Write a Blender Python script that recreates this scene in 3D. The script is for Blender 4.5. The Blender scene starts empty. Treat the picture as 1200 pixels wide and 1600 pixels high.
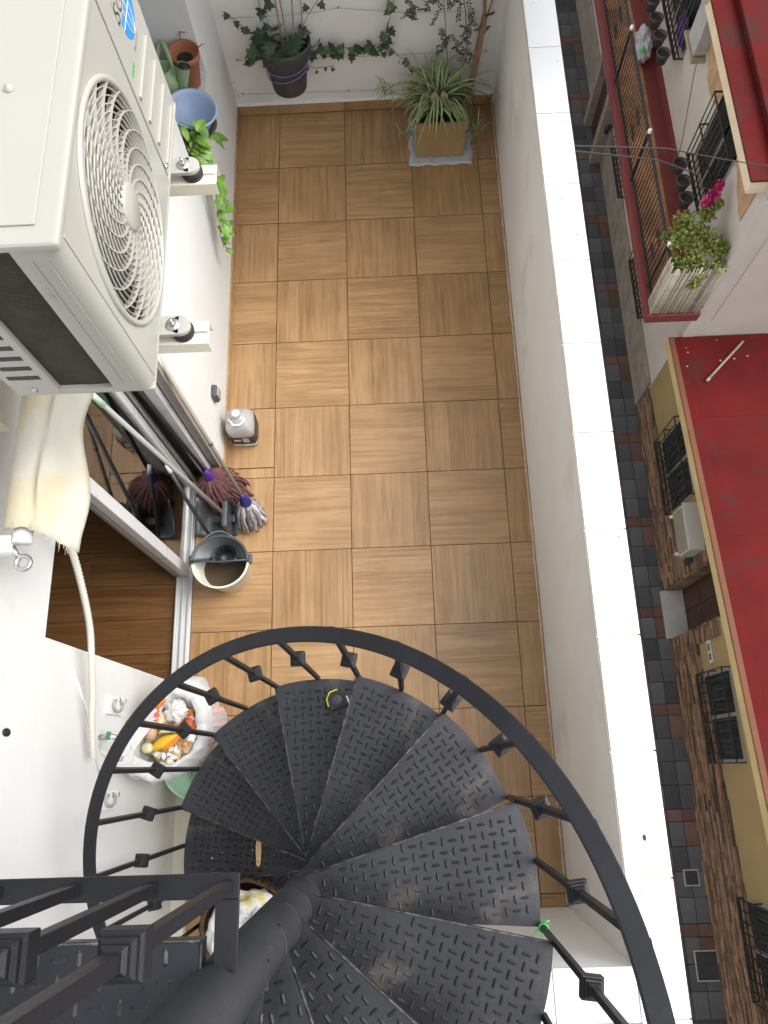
import bpy, bmesh, math, random
from mathutils import Vector, Matrix
random.seed(7)
PI = math.pi
R = math.radians
scn = bpy.context.scene
COL = scn.collection

# ------------------------------------------------------------------ camera, sky, sun, exposure
cam_data = bpy.data.cameras.new('camera')
cam_data.sensor_fit = 'VERTICAL'; cam_data.sensor_height = 24.0; cam_data.lens = 18.0
cam_data.clip_start = 0.02; cam_data.clip_end = 300
cam = bpy.data.objects.new('camera', cam_data); COL.objects.link(cam)
cam.location = (0.731, -4.3296, 4.2044); cam.rotation_euler = (0.31856, 0.03162, -0.0298)
scn.camera = cam

world = bpy.data.worlds.new('World'); scn.world = world; world.use_nodes = True
wn = world.node_tree.nodes; wl = world.node_tree.links
bg = wn['Background']; bg.inputs['Strength'].default_value = 0.15
sky = wn.new('ShaderNodeTexSky'); sky.sky_type = 'NISHITA'; sky.sun_disc = False
SUN_EL, SUN_AZ = R(55), R(82)
sky.sun_elevation = SUN_EL; sky.sun_rotation = SUN_AZ
sky.dust_density = 4.0; sky.air_density = 1.0; sky.ozone_density = 1.0
hsv = wn.new('ShaderNodeHueSaturation'); hsv.inputs['Saturation'].default_value = 0.22
wl.new(sky.outputs[0], hsv.inputs['Color']); wl.new(hsv.outputs[0], bg.inputs['Color'])

sd = bpy.data.lights.new('sun', 'SUN'); sd.energy = 0.5; sd.angle = R(40); sd.color = (1.0, 0.975, 0.94)
sun = bpy.data.objects.new('sun', sd); COL.objects.link(sun)
# direction towards the sun: azimuth measured clockwise from +Y
sv = Vector((math.sin(SUN_AZ)*math.cos(SUN_EL), math.cos(SUN_AZ)*math.cos(SUN_EL), math.sin(SUN_EL)))
sun.rotation_euler = sv.to_track_quat('Z', 'Y').to_euler()

scn.view_settings.view_transform = 'Standard'; scn.view_settings.look = 'None'
scn.view_settings.gamma = 1; scn.view_settings.use_curve_mapping = False
scn.view_settings.exposure = 1.2

# ------------------------------------------------------------------ materials
def pm(name, col, rough=0.5, var=0.12, vs=6.0, bump=0.0, bs=40.0, metal=0.0, spots=None, sps=3.0, spt=0.62,
       tint=0.0, rnd=0.0, spec=0.5, coat=0.0, trans=0.0, stretch=None, alpha=1.0, emit=None, sub=0.0):
    """procedural paint / plaster / plastic: base colour with noise, optional stain colour, bump, per-face and per-object tint"""
    m = bpy.data.materials.new(name); m.use_nodes = True
    n = m.node_tree.nodes; l = m.node_tree.links; b = n['Principled BSDF']
    tc = n.new('ShaderNodeTexCoord'); co = tc.outputs['Object']
    if stretch:
        mp = n.new('ShaderNodeMapping'); mp.inputs['Scale'].default_value = stretch
        l.new(co, mp.inputs['Vector']); co = mp.outputs[0]
    nz = n.new('ShaderNodeTexNoise'); nz.inputs['Scale'].default_value = vs; nz.inputs['Detail'].default_value = 6
    l.new(co, nz.inputs['Vector'])
    mr = n.new('ShaderNodeMapRange'); mr.inputs['From Min'].default_value = .3; mr.inputs['From Max'].default_value = .7
    mr.inputs['To Min'].default_value = 1-var; mr.inputs['To Max'].default_value = 1+var
    l.new(nz.outputs['Fac'], mr.inputs['Value']); val = mr.outputs[0]
    if tint:
        at = n.new('ShaderNodeAttribute'); at.attribute_name = 'tint'
        t = n.new('ShaderNodeMapRange'); t.inputs['To Min'].default_value = 1-tint; t.inputs['To Max'].default_value = 1+tint
        l.new(at.outputs['Fac'], t.inputs['Value'])
        mu = n.new('ShaderNodeMath'); mu.operation = 'MULTIPLY'; l.new(val, mu.inputs[0]); l.new(t.outputs[0], mu.inputs[1]); val = mu.outputs[0]
    if rnd:
        oi = n.new('ShaderNodeObjectInfo')
        t = n.new('ShaderNodeMapRange'); t.inputs['To Min'].default_value = 1-rnd; t.inputs['To Max'].default_value = 1+rnd
        l.new(oi.outputs['Random'], t.inputs['Value'])
        mu = n.new('ShaderNodeMath'); mu.operation = 'MULTIPLY'; l.new(val, mu.inputs[0]); l.new(t.outputs[0], mu.inputs[1]); val = mu.outputs[0]
    vm = n.new('ShaderNodeVectorMath'); vm.operation = 'SCALE'; vm.inputs[0].default_value = col
    l.new(val, vm.inputs['Scale']); out = vm.outputs[0]
    if spots:
        n2 = n.new('ShaderNodeTexNoise'); n2.inputs['Scale'].default_value = sps; n2.inputs['Detail'].default_value = 8; n2.inputs['Roughness'].default_value = .65
        l.new(tc.outputs['Object'], n2.inputs['Vector'])
        cr = n.new('ShaderNodeMapRange'); cr.inputs['From Min'].default_value = spt; cr.inputs['From Max'].default_value = spt+.08
        l.new(n2.outputs['Fac'], cr.inputs['Value'])
        mx = n.new('ShaderNodeMix'); mx.data_type = 'RGBA'; l.new(cr.outputs[0], mx.inputs['Factor'])
        l.new(out, mx.inputs['A']); mx.inputs['B'].default_value = (*spots, 1); out = mx.outputs['Result']
    l.new(out, b.inputs['Base Color'])
    rr = n.new('ShaderNodeMapRange'); rr.inputs['To Min'].default_value = max(.02, rough-.12); rr.inputs['To Max'].default_value = min(1, rough+.12)
    l.new(nz.outputs['Fac'], rr.inputs['Value']); l.new(rr.outputs[0], b.inputs['Roughness'])
    b.inputs['Metallic'].default_value = metal; b.inputs['Specular IOR Level'].default_value = spec
    b.inputs['Coat Weight'].default_value = coat; b.inputs['Transmission Weight'].default_value = trans
    b.inputs['Alpha'].default_value = alpha
    if sub:
        b.inputs['Subsurface Weight'].default_value = sub; b.inputs['Subsurface Radius'].default_value = (.02, .02, .02)
    if bump:
        n3 = n.new('ShaderNodeTexNoise'); n3.inputs['Scale'].default_value = bs; n3.inputs['Detail'].default_value = 5
        l.new(co, n3.inputs['Vector'])
        bp = n.new('ShaderNodeBump'); bp.inputs['Strength'].default_value = bump; bp.inputs['Distance'].default_value = .004
        l.new(n3.outputs['Fac'], bp.inputs['Height']); l.new(bp.outputs[0], b.inputs['Normal'])
    return m

def wood(name, dark, mid, light, rough=.4, sx=1.5, sy=32.0, seed_mul=37.0):
    """oak print: fibres along local X, shifted by strip tint and object random"""
    m = bpy.data.materials.new(name); m.use_nodes = True
    n = m.node_tree.nodes; l = m.node_tree.links; b = n['Principled BSDF']
    tc = n.new('ShaderNodeTexCoord'); oi = n.new('ShaderNodeObjectInfo'); at = n.new('ShaderNodeAttribute'); at.attribute_name = 'tint'
    ma = n.new('ShaderNodeMath'); ma.operation = 'MULTIPLY_ADD'; ma.inputs[1].default_value = 11.3
    l.new(oi.outputs['Random'], ma.inputs[0]); l.new(at.outputs['Fac'], ma.inputs[2])
    mm = n.new('ShaderNodeMath'); mm.operation = 'MULTIPLY'; mm.inputs[1].default_value = seed_mul; l.new(ma.outputs[0], mm.inputs[0])
    cx = n.new('ShaderNodeCombineXYZ'); l.new(mm.outputs[0], cx.inputs[0]); l.new(mm.outputs[0], cx.inputs[2])
    va = n.new('ShaderNodeVectorMath'); va.operation = 'ADD'; l.new(tc.outputs['Object'], va.inputs[0]); l.new(cx.outputs[0], va.inputs[1])
    mp = n.new('ShaderNodeMapping'); mp.inputs['Scale'].default_value = (sx, sy, 1); l.new(va.outputs[0], mp.inputs['Vector'])
    n1 = n.new('ShaderNodeTexNoise'); n1.inputs['Scale'].default_value = 1.3; n1.inputs['Detail'].default_value = 7; n1.inputs['Distortion'].default_value = 1.1
    l.new(mp.outputs[0], n1.inputs['Vector'])
    mp2 = n.new('ShaderNodeMapping'); mp2.inputs['Scale'].default_value = (sx*4, sy*7, 1); l.new(va.outputs[0], mp2.inputs['Vector'])
    n2 = n.new('ShaderNodeTexNoise'); n2.inputs['Scale'].default_value = 1.0; n2.inputs['Detail'].default_value = 4; l.new(mp2.outputs[0], n2.inputs['Vector'])
    ad = n.new('ShaderNodeMath'); ad.operation = 'MULTIPLY_ADD'; ad.inputs[1].default_value = .35; l.new(n2.outputs['Fac'], ad.inputs[0]); l.new(n1.outputs['Fac'], ad.inputs[2])
    t2 = n.new('ShaderNodeMath'); t2.operation = 'MULTIPLY_ADD'; t2.inputs[1].default_value = .14; l.new(at.outputs['Fac'], t2.inputs[0]); t3 = n.new('ShaderNodeMath'); t3.operation = 'MULTIPLY_ADD'; t3.inputs[1].default_value = .12; l.new(oi.outputs['Random'], t3.inputs[0]); l.new(ad.outputs[0], t3.inputs[2]); l.new(t3.outputs[0], t2.inputs[2])
    cr = n.new('ShaderNodeValToRGB'); e = cr.color_ramp.elements
    e[0].position = .53; e[0].color = (*dark, 1); e[1].position = 1.0; e[1].color = (*light, 1)
    x = e.new(.76); x.color = (*mid, 1)
    l.new(t2.outputs[0], cr.inputs['Fac'])
    ge = n.new('ShaderNodeNewGeometry'); wn1 = n.new('ShaderNodeTexNoise'); wn1.inputs['Scale'].default_value = 2.1; wn1.inputs['Detail'].default_value = 9; wn1.inputs['Roughness'].default_value = .7
    l.new(ge.outputs['Position'], wn1.inputs['Vector'])
    wr = n.new('ShaderNodeMapRange'); wr.inputs['From Min'].default_value = .3; wr.inputs['From Max'].default_value = .7; wr.inputs['To Min'].default_value = .80; wr.inputs['To Max'].default_value = 1.13
    l.new(wn1.outputs['Fac'], wr.inputs['Value'])
    vs_ = n.new('ShaderNodeVectorMath'); vs_.operation = 'SCALE'; l.new(cr.outputs[0], vs_.inputs[0]); l.new(wr.outputs[0], vs_.inputs['Scale'])
    st_ = n.new('ShaderNodeMapRange'); st_.inputs['From Min'].default_value = .63; st_.inputs['From Max'].default_value = .74; st_.inputs['To Max'].default_value = .45
    wn2 = n.new('ShaderNodeTexNoise'); wn2.inputs['Scale'].default_value = 5.5; wn2.inputs['Detail'].default_value = 6; l.new(ge.outputs['Position'], wn2.inputs['Vector']); l.new(wn2.outputs['Fac'], st_.inputs['Value'])
    mxs = n.new('ShaderNodeMix'); mxs.data_type = 'RGBA'; l.new(st_.outputs[0], mxs.inputs['Factor']); l.new(vs_.outputs[0], mxs.inputs['A']); mxs.inputs['B'].default_value = (mid[0]*.85, mid[1]*.68, mid[2]*.5, 1)
    l.new(mxs.outputs['Result'], b.inputs['Base Color'])
    rg = n.new('ShaderNodeMapRange'); rg.inputs['To Min'].default_value = rough-.12; rg.inputs['To Max'].default_value = rough+.16; l.new(wn1.outputs['Fac'], rg.inputs['Value']); l.new(rg.outputs[0], b.inputs['Roughness'])
    bp = n.new('ShaderNodeBump'); bp.inputs['Strength'].default_value = .12; bp.inputs['Distance'].default_value = .002
    l.new(n2.outputs['Fac'], bp.inputs['Height']); l.new(bp.outputs[0], b.inputs['Normal'])
    return m

def glass_mat(name, refl=1.0, tint=(.96, .98, .97)):
    m = bpy.data.materials.new(name); m.use_nodes = True
    n = m.node_tree.nodes; l = m.node_tree.links; n.remove(n['Principled BSDF'])
    tr = n.new('ShaderNodeBsdfTransparent'); tr.inputs[0].default_value = (*tint, 1)
    gl = n.new('ShaderNodeBsdfGlossy'); gl.inputs['Roughness'].default_value = .02
    fr = n.new('ShaderNodeFresnel'); fr.inputs['IOR'].default_value = 1.5
    nz = n.new('ShaderNodeTexNoise'); nz.inputs['Scale'].default_value = 4
    ml = n.new('ShaderNodeMath'); ml.operation = 'MULTIPLY'; ml.use_clamp = True; ml.inputs[1].default_value = 1.9*refl
    l.new(fr.outputs[0], ml.inputs[0])
    mx = n.new('ShaderNodeMixShader'); l.new(ml.outputs[0], mx.inputs[0]); l.new(tr.outputs[0], mx.inputs[1]); l.new(gl.outputs[0], mx.inputs[2])
    l.new(mx.outputs[0], n['Material Output'].inputs[0])
    return m

M = {}
M['plaster'] = pm('white_plaster', (.655, .66, .645), .75, .04, 1.8, .6, 13, spots=(.61, .605, .58), sps=2.2, spt=.6)
M['parapet'] = pm('white_parapet_paint', (.86, .86, .845), .75, .04, 1.8, .6, 13, spots=(.79, .775, .735), sps=2.0, spt=.58)
M['plaster_back'] = pm('grey_white_plaster', (.78, .775, .755), .8, .05, 2.2, .4, 18, spots=(.6, .58, .54), sps=3, spt=.62)
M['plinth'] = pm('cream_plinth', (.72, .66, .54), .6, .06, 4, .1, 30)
M['cap'] = pm('glossy_white_coping_tile', (.68, .70, .72), .2, .03, 3, .03, 8, spots=(.60, .61, .61), sps=5, spt=.62, rnd=.03)
M['grout'] = pm('grey_grout', (.55, .55, .54), .9, .1, 20)
M['floor_grout'] = pm('brown_grout', (.15, .065, .02), .85, .15, 12)
M['oak'] = wood('oak_look_tile', (.27, .15, .062), (.37, .218, .098), (.45, .282, .138), .36)
M['oak_skirt'] = wood('oak_look_skirting', (.26, .145, .065), (.38, .23, .11), (.46, .30, .16), .4)
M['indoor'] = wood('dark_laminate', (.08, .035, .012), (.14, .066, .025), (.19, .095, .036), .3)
M['iron'] = pm('black_painted_iron', (.0105, .011, .014), .46, .25, 7, .15, 60, spots=(.04, .038, .036), sps=8, spt=.67, spec=.36)
M['tread'] = pm('black_painted_chequer_plate', (.016, .017, .0215), .38, .4, 5, .15, 80, spots=(.06, .053, .046), sps=5, spt=.58, rnd=.2, spec=.5)
M['worn'] = pm('scuffed_paint_edge', (.075, .075, .075), .5, .5, 60, spots=(.02, .02, .02), sps=25, spt=.47)
M['paint_drop'] = pm('white_paint_splash', (.7, .7, .68), .6)
M['ac'] = pm('ac_cream_enamel', (.385, .377, .333), .35, .02, 3)
M['ac_rib'] = pm('ac_grille_plastic', (.42, .405, .36), .4, .03, 8)
M['ac_dark'] = pm('ac_dark_cavity', (.05, .043, .033), .8, .2, 12)
M['ac_blade'] = pm('ac_fan_blade', (.16, .145, .12), .5, .06, 6)
M['coil'] = pm('condenser_coil', (.055, .045, .034), .6, .35, 14, .5, 120)
M['rubber'] = pm('black_rubber', (.018, .018, .018), .7)
M['steel'] = pm('zinc_steel', (.55, .55, .54), .3, .12, 20, metal=.9)
M['bracket'] = pm('cream_bracket_enamel', (.78, .74, .60), .4, .03, 8)
M['logo_blue'] = pm('logo_blue', (.02, .25, .60), .35)
M['logo_dark'] = pm('logo_dark', (.05, .05, .05), .4)
M['logo_green'] = pm('logo_green', (.05, .45, .09), .4)
M['logo_grey'] = pm('logo_grey', (.35, .36, .36), .4)
M['alu'] = pm('white_aluminium', (.58, .585, .59), .3, .03, 6)
M['alu_grey'] = pm('anodised_grey_aluminium', (.30, .285, .265), .35, .06, 8, metal=.3)
M['seal'] = pm('black_seal', (.015, .015, .015), .5)
M['glass'] = glass_mat('window_glass')
M['canvas'] = pm('yellowed_canvas', (.52, .495, .415), .85, .09, 5, .8, 30, spots=(.53, .47, .33), sps=4, spt=.5)
M['hose'] = pm('cream_corrugated_hose', (.60, .575, .50), .5, .04, 5)
M['white_plastic'] = pm('white_plastic', (.78, .78, .76), .35, .03, 9)
M['grey_plastic'] = pm('grey_plastic', (.062, .072, .08), .4, .1, 9)
M['dark_plastic'] = pm('dark_grey_plastic', (.035, .04, .044), .4, .15, 12)
M['ivory'] = pm('ivory_plastic', (.72, .70, .60), .3, .03, 6)
M['water'] = pm('dirty_mop_water', (.085, .062, .04), .08, .1, 3, spec=.6)
M['purple'] = pm('purple_plastic', (.08, .03, .23), .35)
M['navy'] = pm('navy_plastic', (.02, .022, .14), .35)
M['red_yarn'] = pm('reddish_brown_yarn', (.14, .058, .055), .9, .3, 30, tint=.4)
M['white_strip'] = pm('grey_white_mop_cloth', (.36, .335, .345), .9, .3, 30, tint=.7)
M['pole_grey'] = pm('grey_pole', (.33, .33, .31), .35, .06, 10)
M['pole_taupe'] = pm('taupe_pole', (.33, .29, .235), .4, .06, 10)
M['mint'] = pm('mint_plastic', (.55, .84, .63), .4, .05, 8, sub=.2)
M['bottle'] = pm('cloudy_bottle_plastic', (.86, .87, .86), .2, .03, 8, .2, 30, trans=.65, sub=.0)
M['label_navy'] = pm('navy_label', (.006, .008, .03), .4)
M['label_print'] = pm('pale_label_print', (.55, .58, .65), .4)
M['bag'] = pm('white_carrier_bag', (.80, .80, .79), .3, .04, 8, .9, 22, trans=.25)
M['bag_print'] = pm('faded_red_bag_print', (.62, .42, .38), .4)
M['banana'] = pm('banana_peel', (.70, .42, .02), .5, .12, 18, spots=(.40, .2, .02), sps=30, spt=.66)
M['orange'] = pm('orange_peel', (.75, .20, .02), .5, .1, 30, .3, 120)
M['tomato'] = pm('tomato_red', (.52, .08, .03), .35, .1, 10)
M['onion'] = pm('onion_skin', (.52, .33, .18), .4, .15, 14)
M['pale_veg'] = pm('pale_vegetable', (.66, .58, .36), .55, .1, 12)
M['film'] = pm('clear_wrinkled_film', (.80, .78, .74), .2, .06, 30, .8, 60, trans=.3)
M['red_print'] = pm('red_wrapper', (.6, .06, .07), .35, .1, 30, spots=(.8, .78, .75), sps=30, spt=.55)
M['terracotta'] = pm('terracotta', (.36, .13, .065), .75, .12, 8, .15, 60)
M['soil'] = pm('dark_soil', (.03, .022, .016), .95, .4, 40, .8, 60)
M['green_can'] = pm('sage_green_plastic', (.24, .34, .185), .4, .06, 7)
M['blue_basin'] = pm('faded_blue_plastic', (.33, .42, .60), .4, .05, 5)
M['black_pot'] = pm('black_flowerpot', (.05, .045, .045), .5, .15, 10)
M['grey_pot'] = pm('charcoal_flowerpot', (.055, .052, .052), .6, .2, 12)
M['ivy'] = pm('ivy_leaf', (.038, .075, .032), .4, .3, 30, rnd=.45)
M['pothos'] = pm('bright_trailing_leaf', (.15, .30, .035), .4, .25, 25, rnd=.4)
M['leaf_dark'] = pm('dark_small_leaf', (.035, .055, .028), .5, .3, 30, tint=.5)
M['blade_green'] = pm('spider_green', (.10, .17, .045), .45, .2, 15, rnd=.3)
M['blade_cream'] = pm('spider_cream', (.40, .44, .22), .45, .1, 15, rnd=.15)
M['dry'] = pm('dry_leaf', (.30, .25, .17), .8, .2, 15)
M['stem'] = pm('brown_stem', (.30, .18, .10), .75, .25, 12, rnd=.2)
M['stem_green'] = pm('green_stem', (.13, .16, .06), .6, .2, 12)
M['cord_blue'] = pm('blue_cord', (.12, .16, .34), .6)
M['wire'] = pm('galvanised_wire', (.36, .36, .36), .4, metal=.5)
M['gold_pot'] = pm('ochre_glazed_planter', (.37, .245, .115), .45, .12, 5, .15, 40, spots=(.09, .06, .03), sps=4, spt=.66)
M['clear_sheet'] = pm('grey_plastic_sheet', (.50, .52, .55), .3, .08, 12, .6, 30)
M['basket'] = pm('seagrass_weave', (.10, .058, .022), .8, .25, 40, .6, 120, tint=.5)
M['basket_dark'] = pm('dark_weave', (.055, .032, .018), .85, .2, 40, .5, 120)
M['cloth'] = pm('white_rag_with_yellow_stains', (.80, .80, .78), .9, .03, 8, .35, 90, spots=(.74, .62, .22), sps=11, spt=.53)
M['brush_wood'] = pm('brush_beech', (.58, .38, .20), .5, .1, 20, stretch=(8, 1, 1))
M['yellow'] = pm('tape_measure_yellow', (.75, .62, .02), .35)
M['tape_black'] = pm('tape_measure_black', (.015, .015, .016), .5)
M['twine'] = pm('bright_green_tie', (.05, .50, .12), .5)
# street
M['stone_grey'] = pm('grey_paver', (.07, .07, .073), .85, .3, 2.2, .5, 40, rnd=.4, spots=(.10, .095, .09), sps=2.5, spt=.56)
M['stone_red'] = pm('brick_red_paver', (.115, .058, .045), .85, .25, 4, .5, 40, rnd=.25)
M['iron_cover'] = pm('iron_cover', (.028, .024, .024), .6, .3, 10, .8, 60)
M['street'] = pm('street_bed', (.05, .047, .045), .9, .3, 2)
M['tan'] = pm('ochre_render', (.27, .185, .08), .85, .07, 1.5, .3, 20)
M['tan_trim'] = pm('pale_ochre_trim', (.46, .34, .16), .8, .1, 3)
M['orange_trim'] = pm('orange_trim', (.14, .046, .02), .8, .15, 3)
M['redroof'] = pm('red_waterproof_coating', (.098, .0085, .008), .8, .22, 1.2, .3, 14, spots=(.065, .017, .014), sps=1.3, spt=.54, spec=.12)
M['redroof_dark'] = pm('red_roof_joint', (.16, .035, .03), .7)
M['rededge'] = pm('red_painted_edge', (.16, .028, .025), .65, .15, 3, .2, 30)
M['slate'] = pm('stacked_brown_stone', (.17, .098, .058), .85, .3, 6, .6, 40, tint=.75)
M['white_house'] = pm('pinkish_white_render', (.47, .42, .375), .85, .07, 1.1, .3, 16, spots=(.41, .35, .295), sps=1.1, spt=.62)
M['rough_plinth'] = pm('rough_grey_plinth', (.235, .2, .165), .95, .25, 4, 1.0, 26)
M['cement'] = pm('grey_cement', (.33, .32, .305), .85, .1, 4, .4, 30)
M['door'] = pm('dark_brown_door', (.05, .022, .015), .6, .2, 5)
M['dark'] = pm('dark_interior', (.012, .013, .014), .5)
M['grille'] = pm('black_window_iron', (.016, .015, .015), .5)
M['balcony_tile'] = pm('orange_brown_tile', (.33, .16, .065), .6, .2, 3, tint=.3)
M['cane'] = pm('weathered_cane', (.42, .38, .29), .9, .12, 8, tint=.45)
M['bougain'] = pm('bougainvillea_pink', (.42, .02, .13), .5, .2, 20, tint=.4)
M['yg_leaf'] = pm('yellow_green_leaf', (.17, .20, .035), .5, .3, 20, tint=.55)
M['cornice'] = pm('cream_cornice', (.64, .52, .36), .75, .08, 3)
M['peel'] = pm('peeling_brown_board', (.37, .23, .125), .9, .25, 5, .5, 20)
M['violet'] = pm('violet_cloth', (.07, .03, .14), .8)
M['shutter'] = pm('beige_shutter', (.30, .25, .18), .7, .1, 5)
M['window_dark'] = pm('dark_window_glass', (.02, .024, .022), .12, .1, 3)
M['poly'] = pm('pale_clear_bag', (.42, .40, .43), .3, .2, 10, .6, 20)

# ------------------------------------------------------------------ mesh builder
class MB:
    def __init__(s): s.v = []; s.f = []; s.mi = []; s.sm = []; s.t = []
    def add(s, vs, fs, mi=0, sm=False, t=.5, X=None):
        o = len(s.v)
        s.v += [tuple(X @ Vector(p)) if X else tuple(p) for p in vs]
        for f in fs:
            s.f.append([i+o for i in f]); s.mi.append(mi); s.sm.append(sm); s.t.append(t)
        return s
    def box(s, x0, x1, y0, y1, z0, z1, mi=0, t=.5, X=None):
        v = [(x, y, z) for z in (z0, z1) for y in (y0, y1) for x in (x0, x1)]
        return s.add(v, [(0, 2, 3, 1), (4, 5, 7, 6), (0, 1, 5, 4), (2, 6, 7, 3), (0, 4, 6, 2), (1, 3, 7, 5)], mi, False, t, X)
    def prism(s, poly, z0, z1, mi=0, X=None, t=.5, sm=False):
        n = len(poly); v = [(x, y, z0) for x, y in poly]+[(x, y, z1) for x, y in poly]
        s.add(v, [tuple(range(n))[::-1], tuple(range(n, 2*n))], mi, False, t, X)
        return s.add(v, [(i, (i+1) % n, n+(i+1) % n, n+i) for i in range(n)], mi, sm, t, X)
    def lathe(s, prof, n=24, mi=0, X=None, sm=True, a0=0, a1=2*PI, t=.5, phase=0):
        full = abs(a1-a0-2*PI) < 1e-6; c = n if full else n+1
        v = []
        for k in range(c):
            a = a0+(a1-a0)*k/n+phase
            v += [(r*math.cos(a), r*math.sin(a), z) for r, z in prof]
        p = len(prof); f = []
        for k in range(n):
            k2 = (k+1) % c
            for i in range(p-1): f.append((k*p+i, k2*p+i, k2*p+i+1, k*p+i+1))
        return s.add(v, f, mi, sm, t, X)
    def tube(s, pts, r, n=8, mi=0, cap=True, t=.5, sm=True, X=None, flat=None):
        pts = [Vector(p) for p in pts]; rr = r if isinstance(r, (list, tuple)) else [r]*len(pts)
        d0 = (pts[1]-pts[0]).normalized(); up = Vector((0, 0, 1)) if abs(d0.z) < .95 else Vector((1, 0, 0))
        u = d0.cross(up).normalized(); v = []
        for i, p in enumerate(pts):
            d = (pts[min(i+1, len(pts)-1)]-pts[max(i-1, 0)]).normalized()
            u = (u-d*u.dot(d)).normalized(); w = d.cross(u)
            for k in range(n):
                a = 2*PI*(k+.5)/n
                v.append(p+(u*math.cos(a)+w*math.sin(a)*(flat or 1))*rr[i])
        m = len(pts)
        f = [(i*n+k, i*n+(k+1) % n, (i+1)*n+(k+1) % n, (i+1)*n+k) for i in range(m-1) for k in range(n)]
        if cap: f += [tuple(range(n))[::-1], tuple(range((m-1)*n, m*n))]
        return s.add(v, f, mi, sm, t, X)
    def grid(s, pts, mi=0, sm=True, t=.5, X=None, close=False):
        r = len(pts); c = len(pts[0]); v = [p for row in pts for p in row]
        cc = c if close else c-1
        return s.add(v, [(i*c+j, i*c+(j+1) % c, (i+1)*c+(j+1) % c, (i+1)*c+j) for i in range(r-1) for j in range(cc)], mi, sm, t, X)
    def mesh(s, name, off=(0, 0, 0), bevel=0, solid=0, seg=2):
        me = bpy.data.meshes.new(name); o = Vector(off)
        me.from_pydata([tuple(Vector(p)-o) for p in s.v], [], s.f)
        me.polygons.foreach_set('material_index', s.mi); me.polygons.foreach_set('use_smooth', s.sm)
        a = me.attributes.new('tint', 'FLOAT', 'FACE'); a.data.foreach_set('value', s.t)
        bm = bmesh.new(); bm.from_mesh(me)
        bmesh.ops.recalc_face_normals(bm, faces=bm.faces[:])
        if solid:
            bmesh.ops.solidify(bm, geom=bm.faces[:], thickness=solid)
        if bevel:
            ed = [e for e in bm.edges if len(e.link_faces) == 2 and e.calc_face_angle(0) > .6]
            bmesh.ops.bevel(bm, geom=ed, offset=bevel, segments=seg, profile=.6, affect='EDGES', clamp_overlap=True)
        bm.to_mesh(me); bm.free(); me.update()
        return me

def wloc(o):
    v = Vector((0, 0, 0))
    while o: v = v+Vector(o.location); o = o.parent
    return v
def link(name, me, mats, parent=None, loc=(0, 0, 0), kind=None, label=None):
    o = bpy.data.objects.new(name, me); COL.objects.link(o)
    for m in (mats if isinstance(mats, (list, tuple)) else [mats]):
        if me and len(me.materials) < (len(mats) if isinstance(mats, (list, tuple)) else 1): me.materials.append(M[m])
    o.location = loc
    if parent: o.parent = parent
    if kind: o['kind'] = kind
    if label: o['label'] = label
    return o
def part(name, mb, mats, parent, bevel=0, solid=0, label=None, kind=None, seg=2):
    """mesh given in world coordinates, parented under an unrotated thing / part"""
    return link(name, mb.mesh(name, wloc(parent), bevel, solid, seg), mats, parent, label=label, kind=kind)
def tag(o, label, cat, group=None):
    o['label'] = label; o['category'] = cat
    if group: o['group'] = group
    return o
def thing(name, label, cat, loc=(0, 0, 0), group=None):
    o = bpy.data.objects.new(name, None); o.empty_display_size = .1; COL.objects.link(o); o.location = loc
    return tag(o, label, cat, group)
def single(name, mb, mats, label, cat, loc=(0, 0, 0), bevel=0, solid=0, group=None):
    o = link(name, mb.mesh(name, loc, bevel, solid), mats, None, loc)
    return tag(o, label, cat, group)
def copy_tree(o, parent=None, loc=None, rot=None, label=None):
    c = o.copy(); COL.objects.link(c)
    if parent: c.parent = parent
    if loc is not None: c.location = loc
    if rot is not None: c.rotation_euler = rot
    if label: c['label'] = label
    for ch in list(o.children): copy_tree(ch, c)
    return c
def rot(ax, a): return Matrix.Rotation(a, 4, ax)
def tr(*p): return Matrix.Translation(p)
def aim(d):
    return Vector(d).to_track_quat('Z', 'Y').to_matrix().to_4x4()
def rnd(a, b): return random.uniform(a, b)
def bez(p0, p1, p2, n):
    p0, p1, p2 = Vector(p0), Vector(p1), Vector(p2)
    return [(1-t)**2*p0+2*t*(1-t)*p1+t*t*p2 for t in [i/n for i in range(n+1)]]
def text_mb(txt, size, depth, X, mi=0, shear=0):
    cu = bpy.data.curves.new('lettering', 'FONT'); cu.body = txt; cu.size = size; cu.extrude = depth; cu.shear = shear; cu.resolution_u = 3
    ob = bpy.data.objects.new('lettering', cu); COL.objects.link(ob)
    dg = bpy.context.evaluated_depsgraph_get(); me = ob.evaluated_get(dg).to_mesh()
    b = MB().add([v.co[:] for v in me.vertices], [tuple(p.vertices) for p in me.polygons], mi, False, .5, X)
    ob.to_mesh_clear(); bpy.data.objects.remove(ob); bpy.data.curves.remove(cu)
    return b

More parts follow.
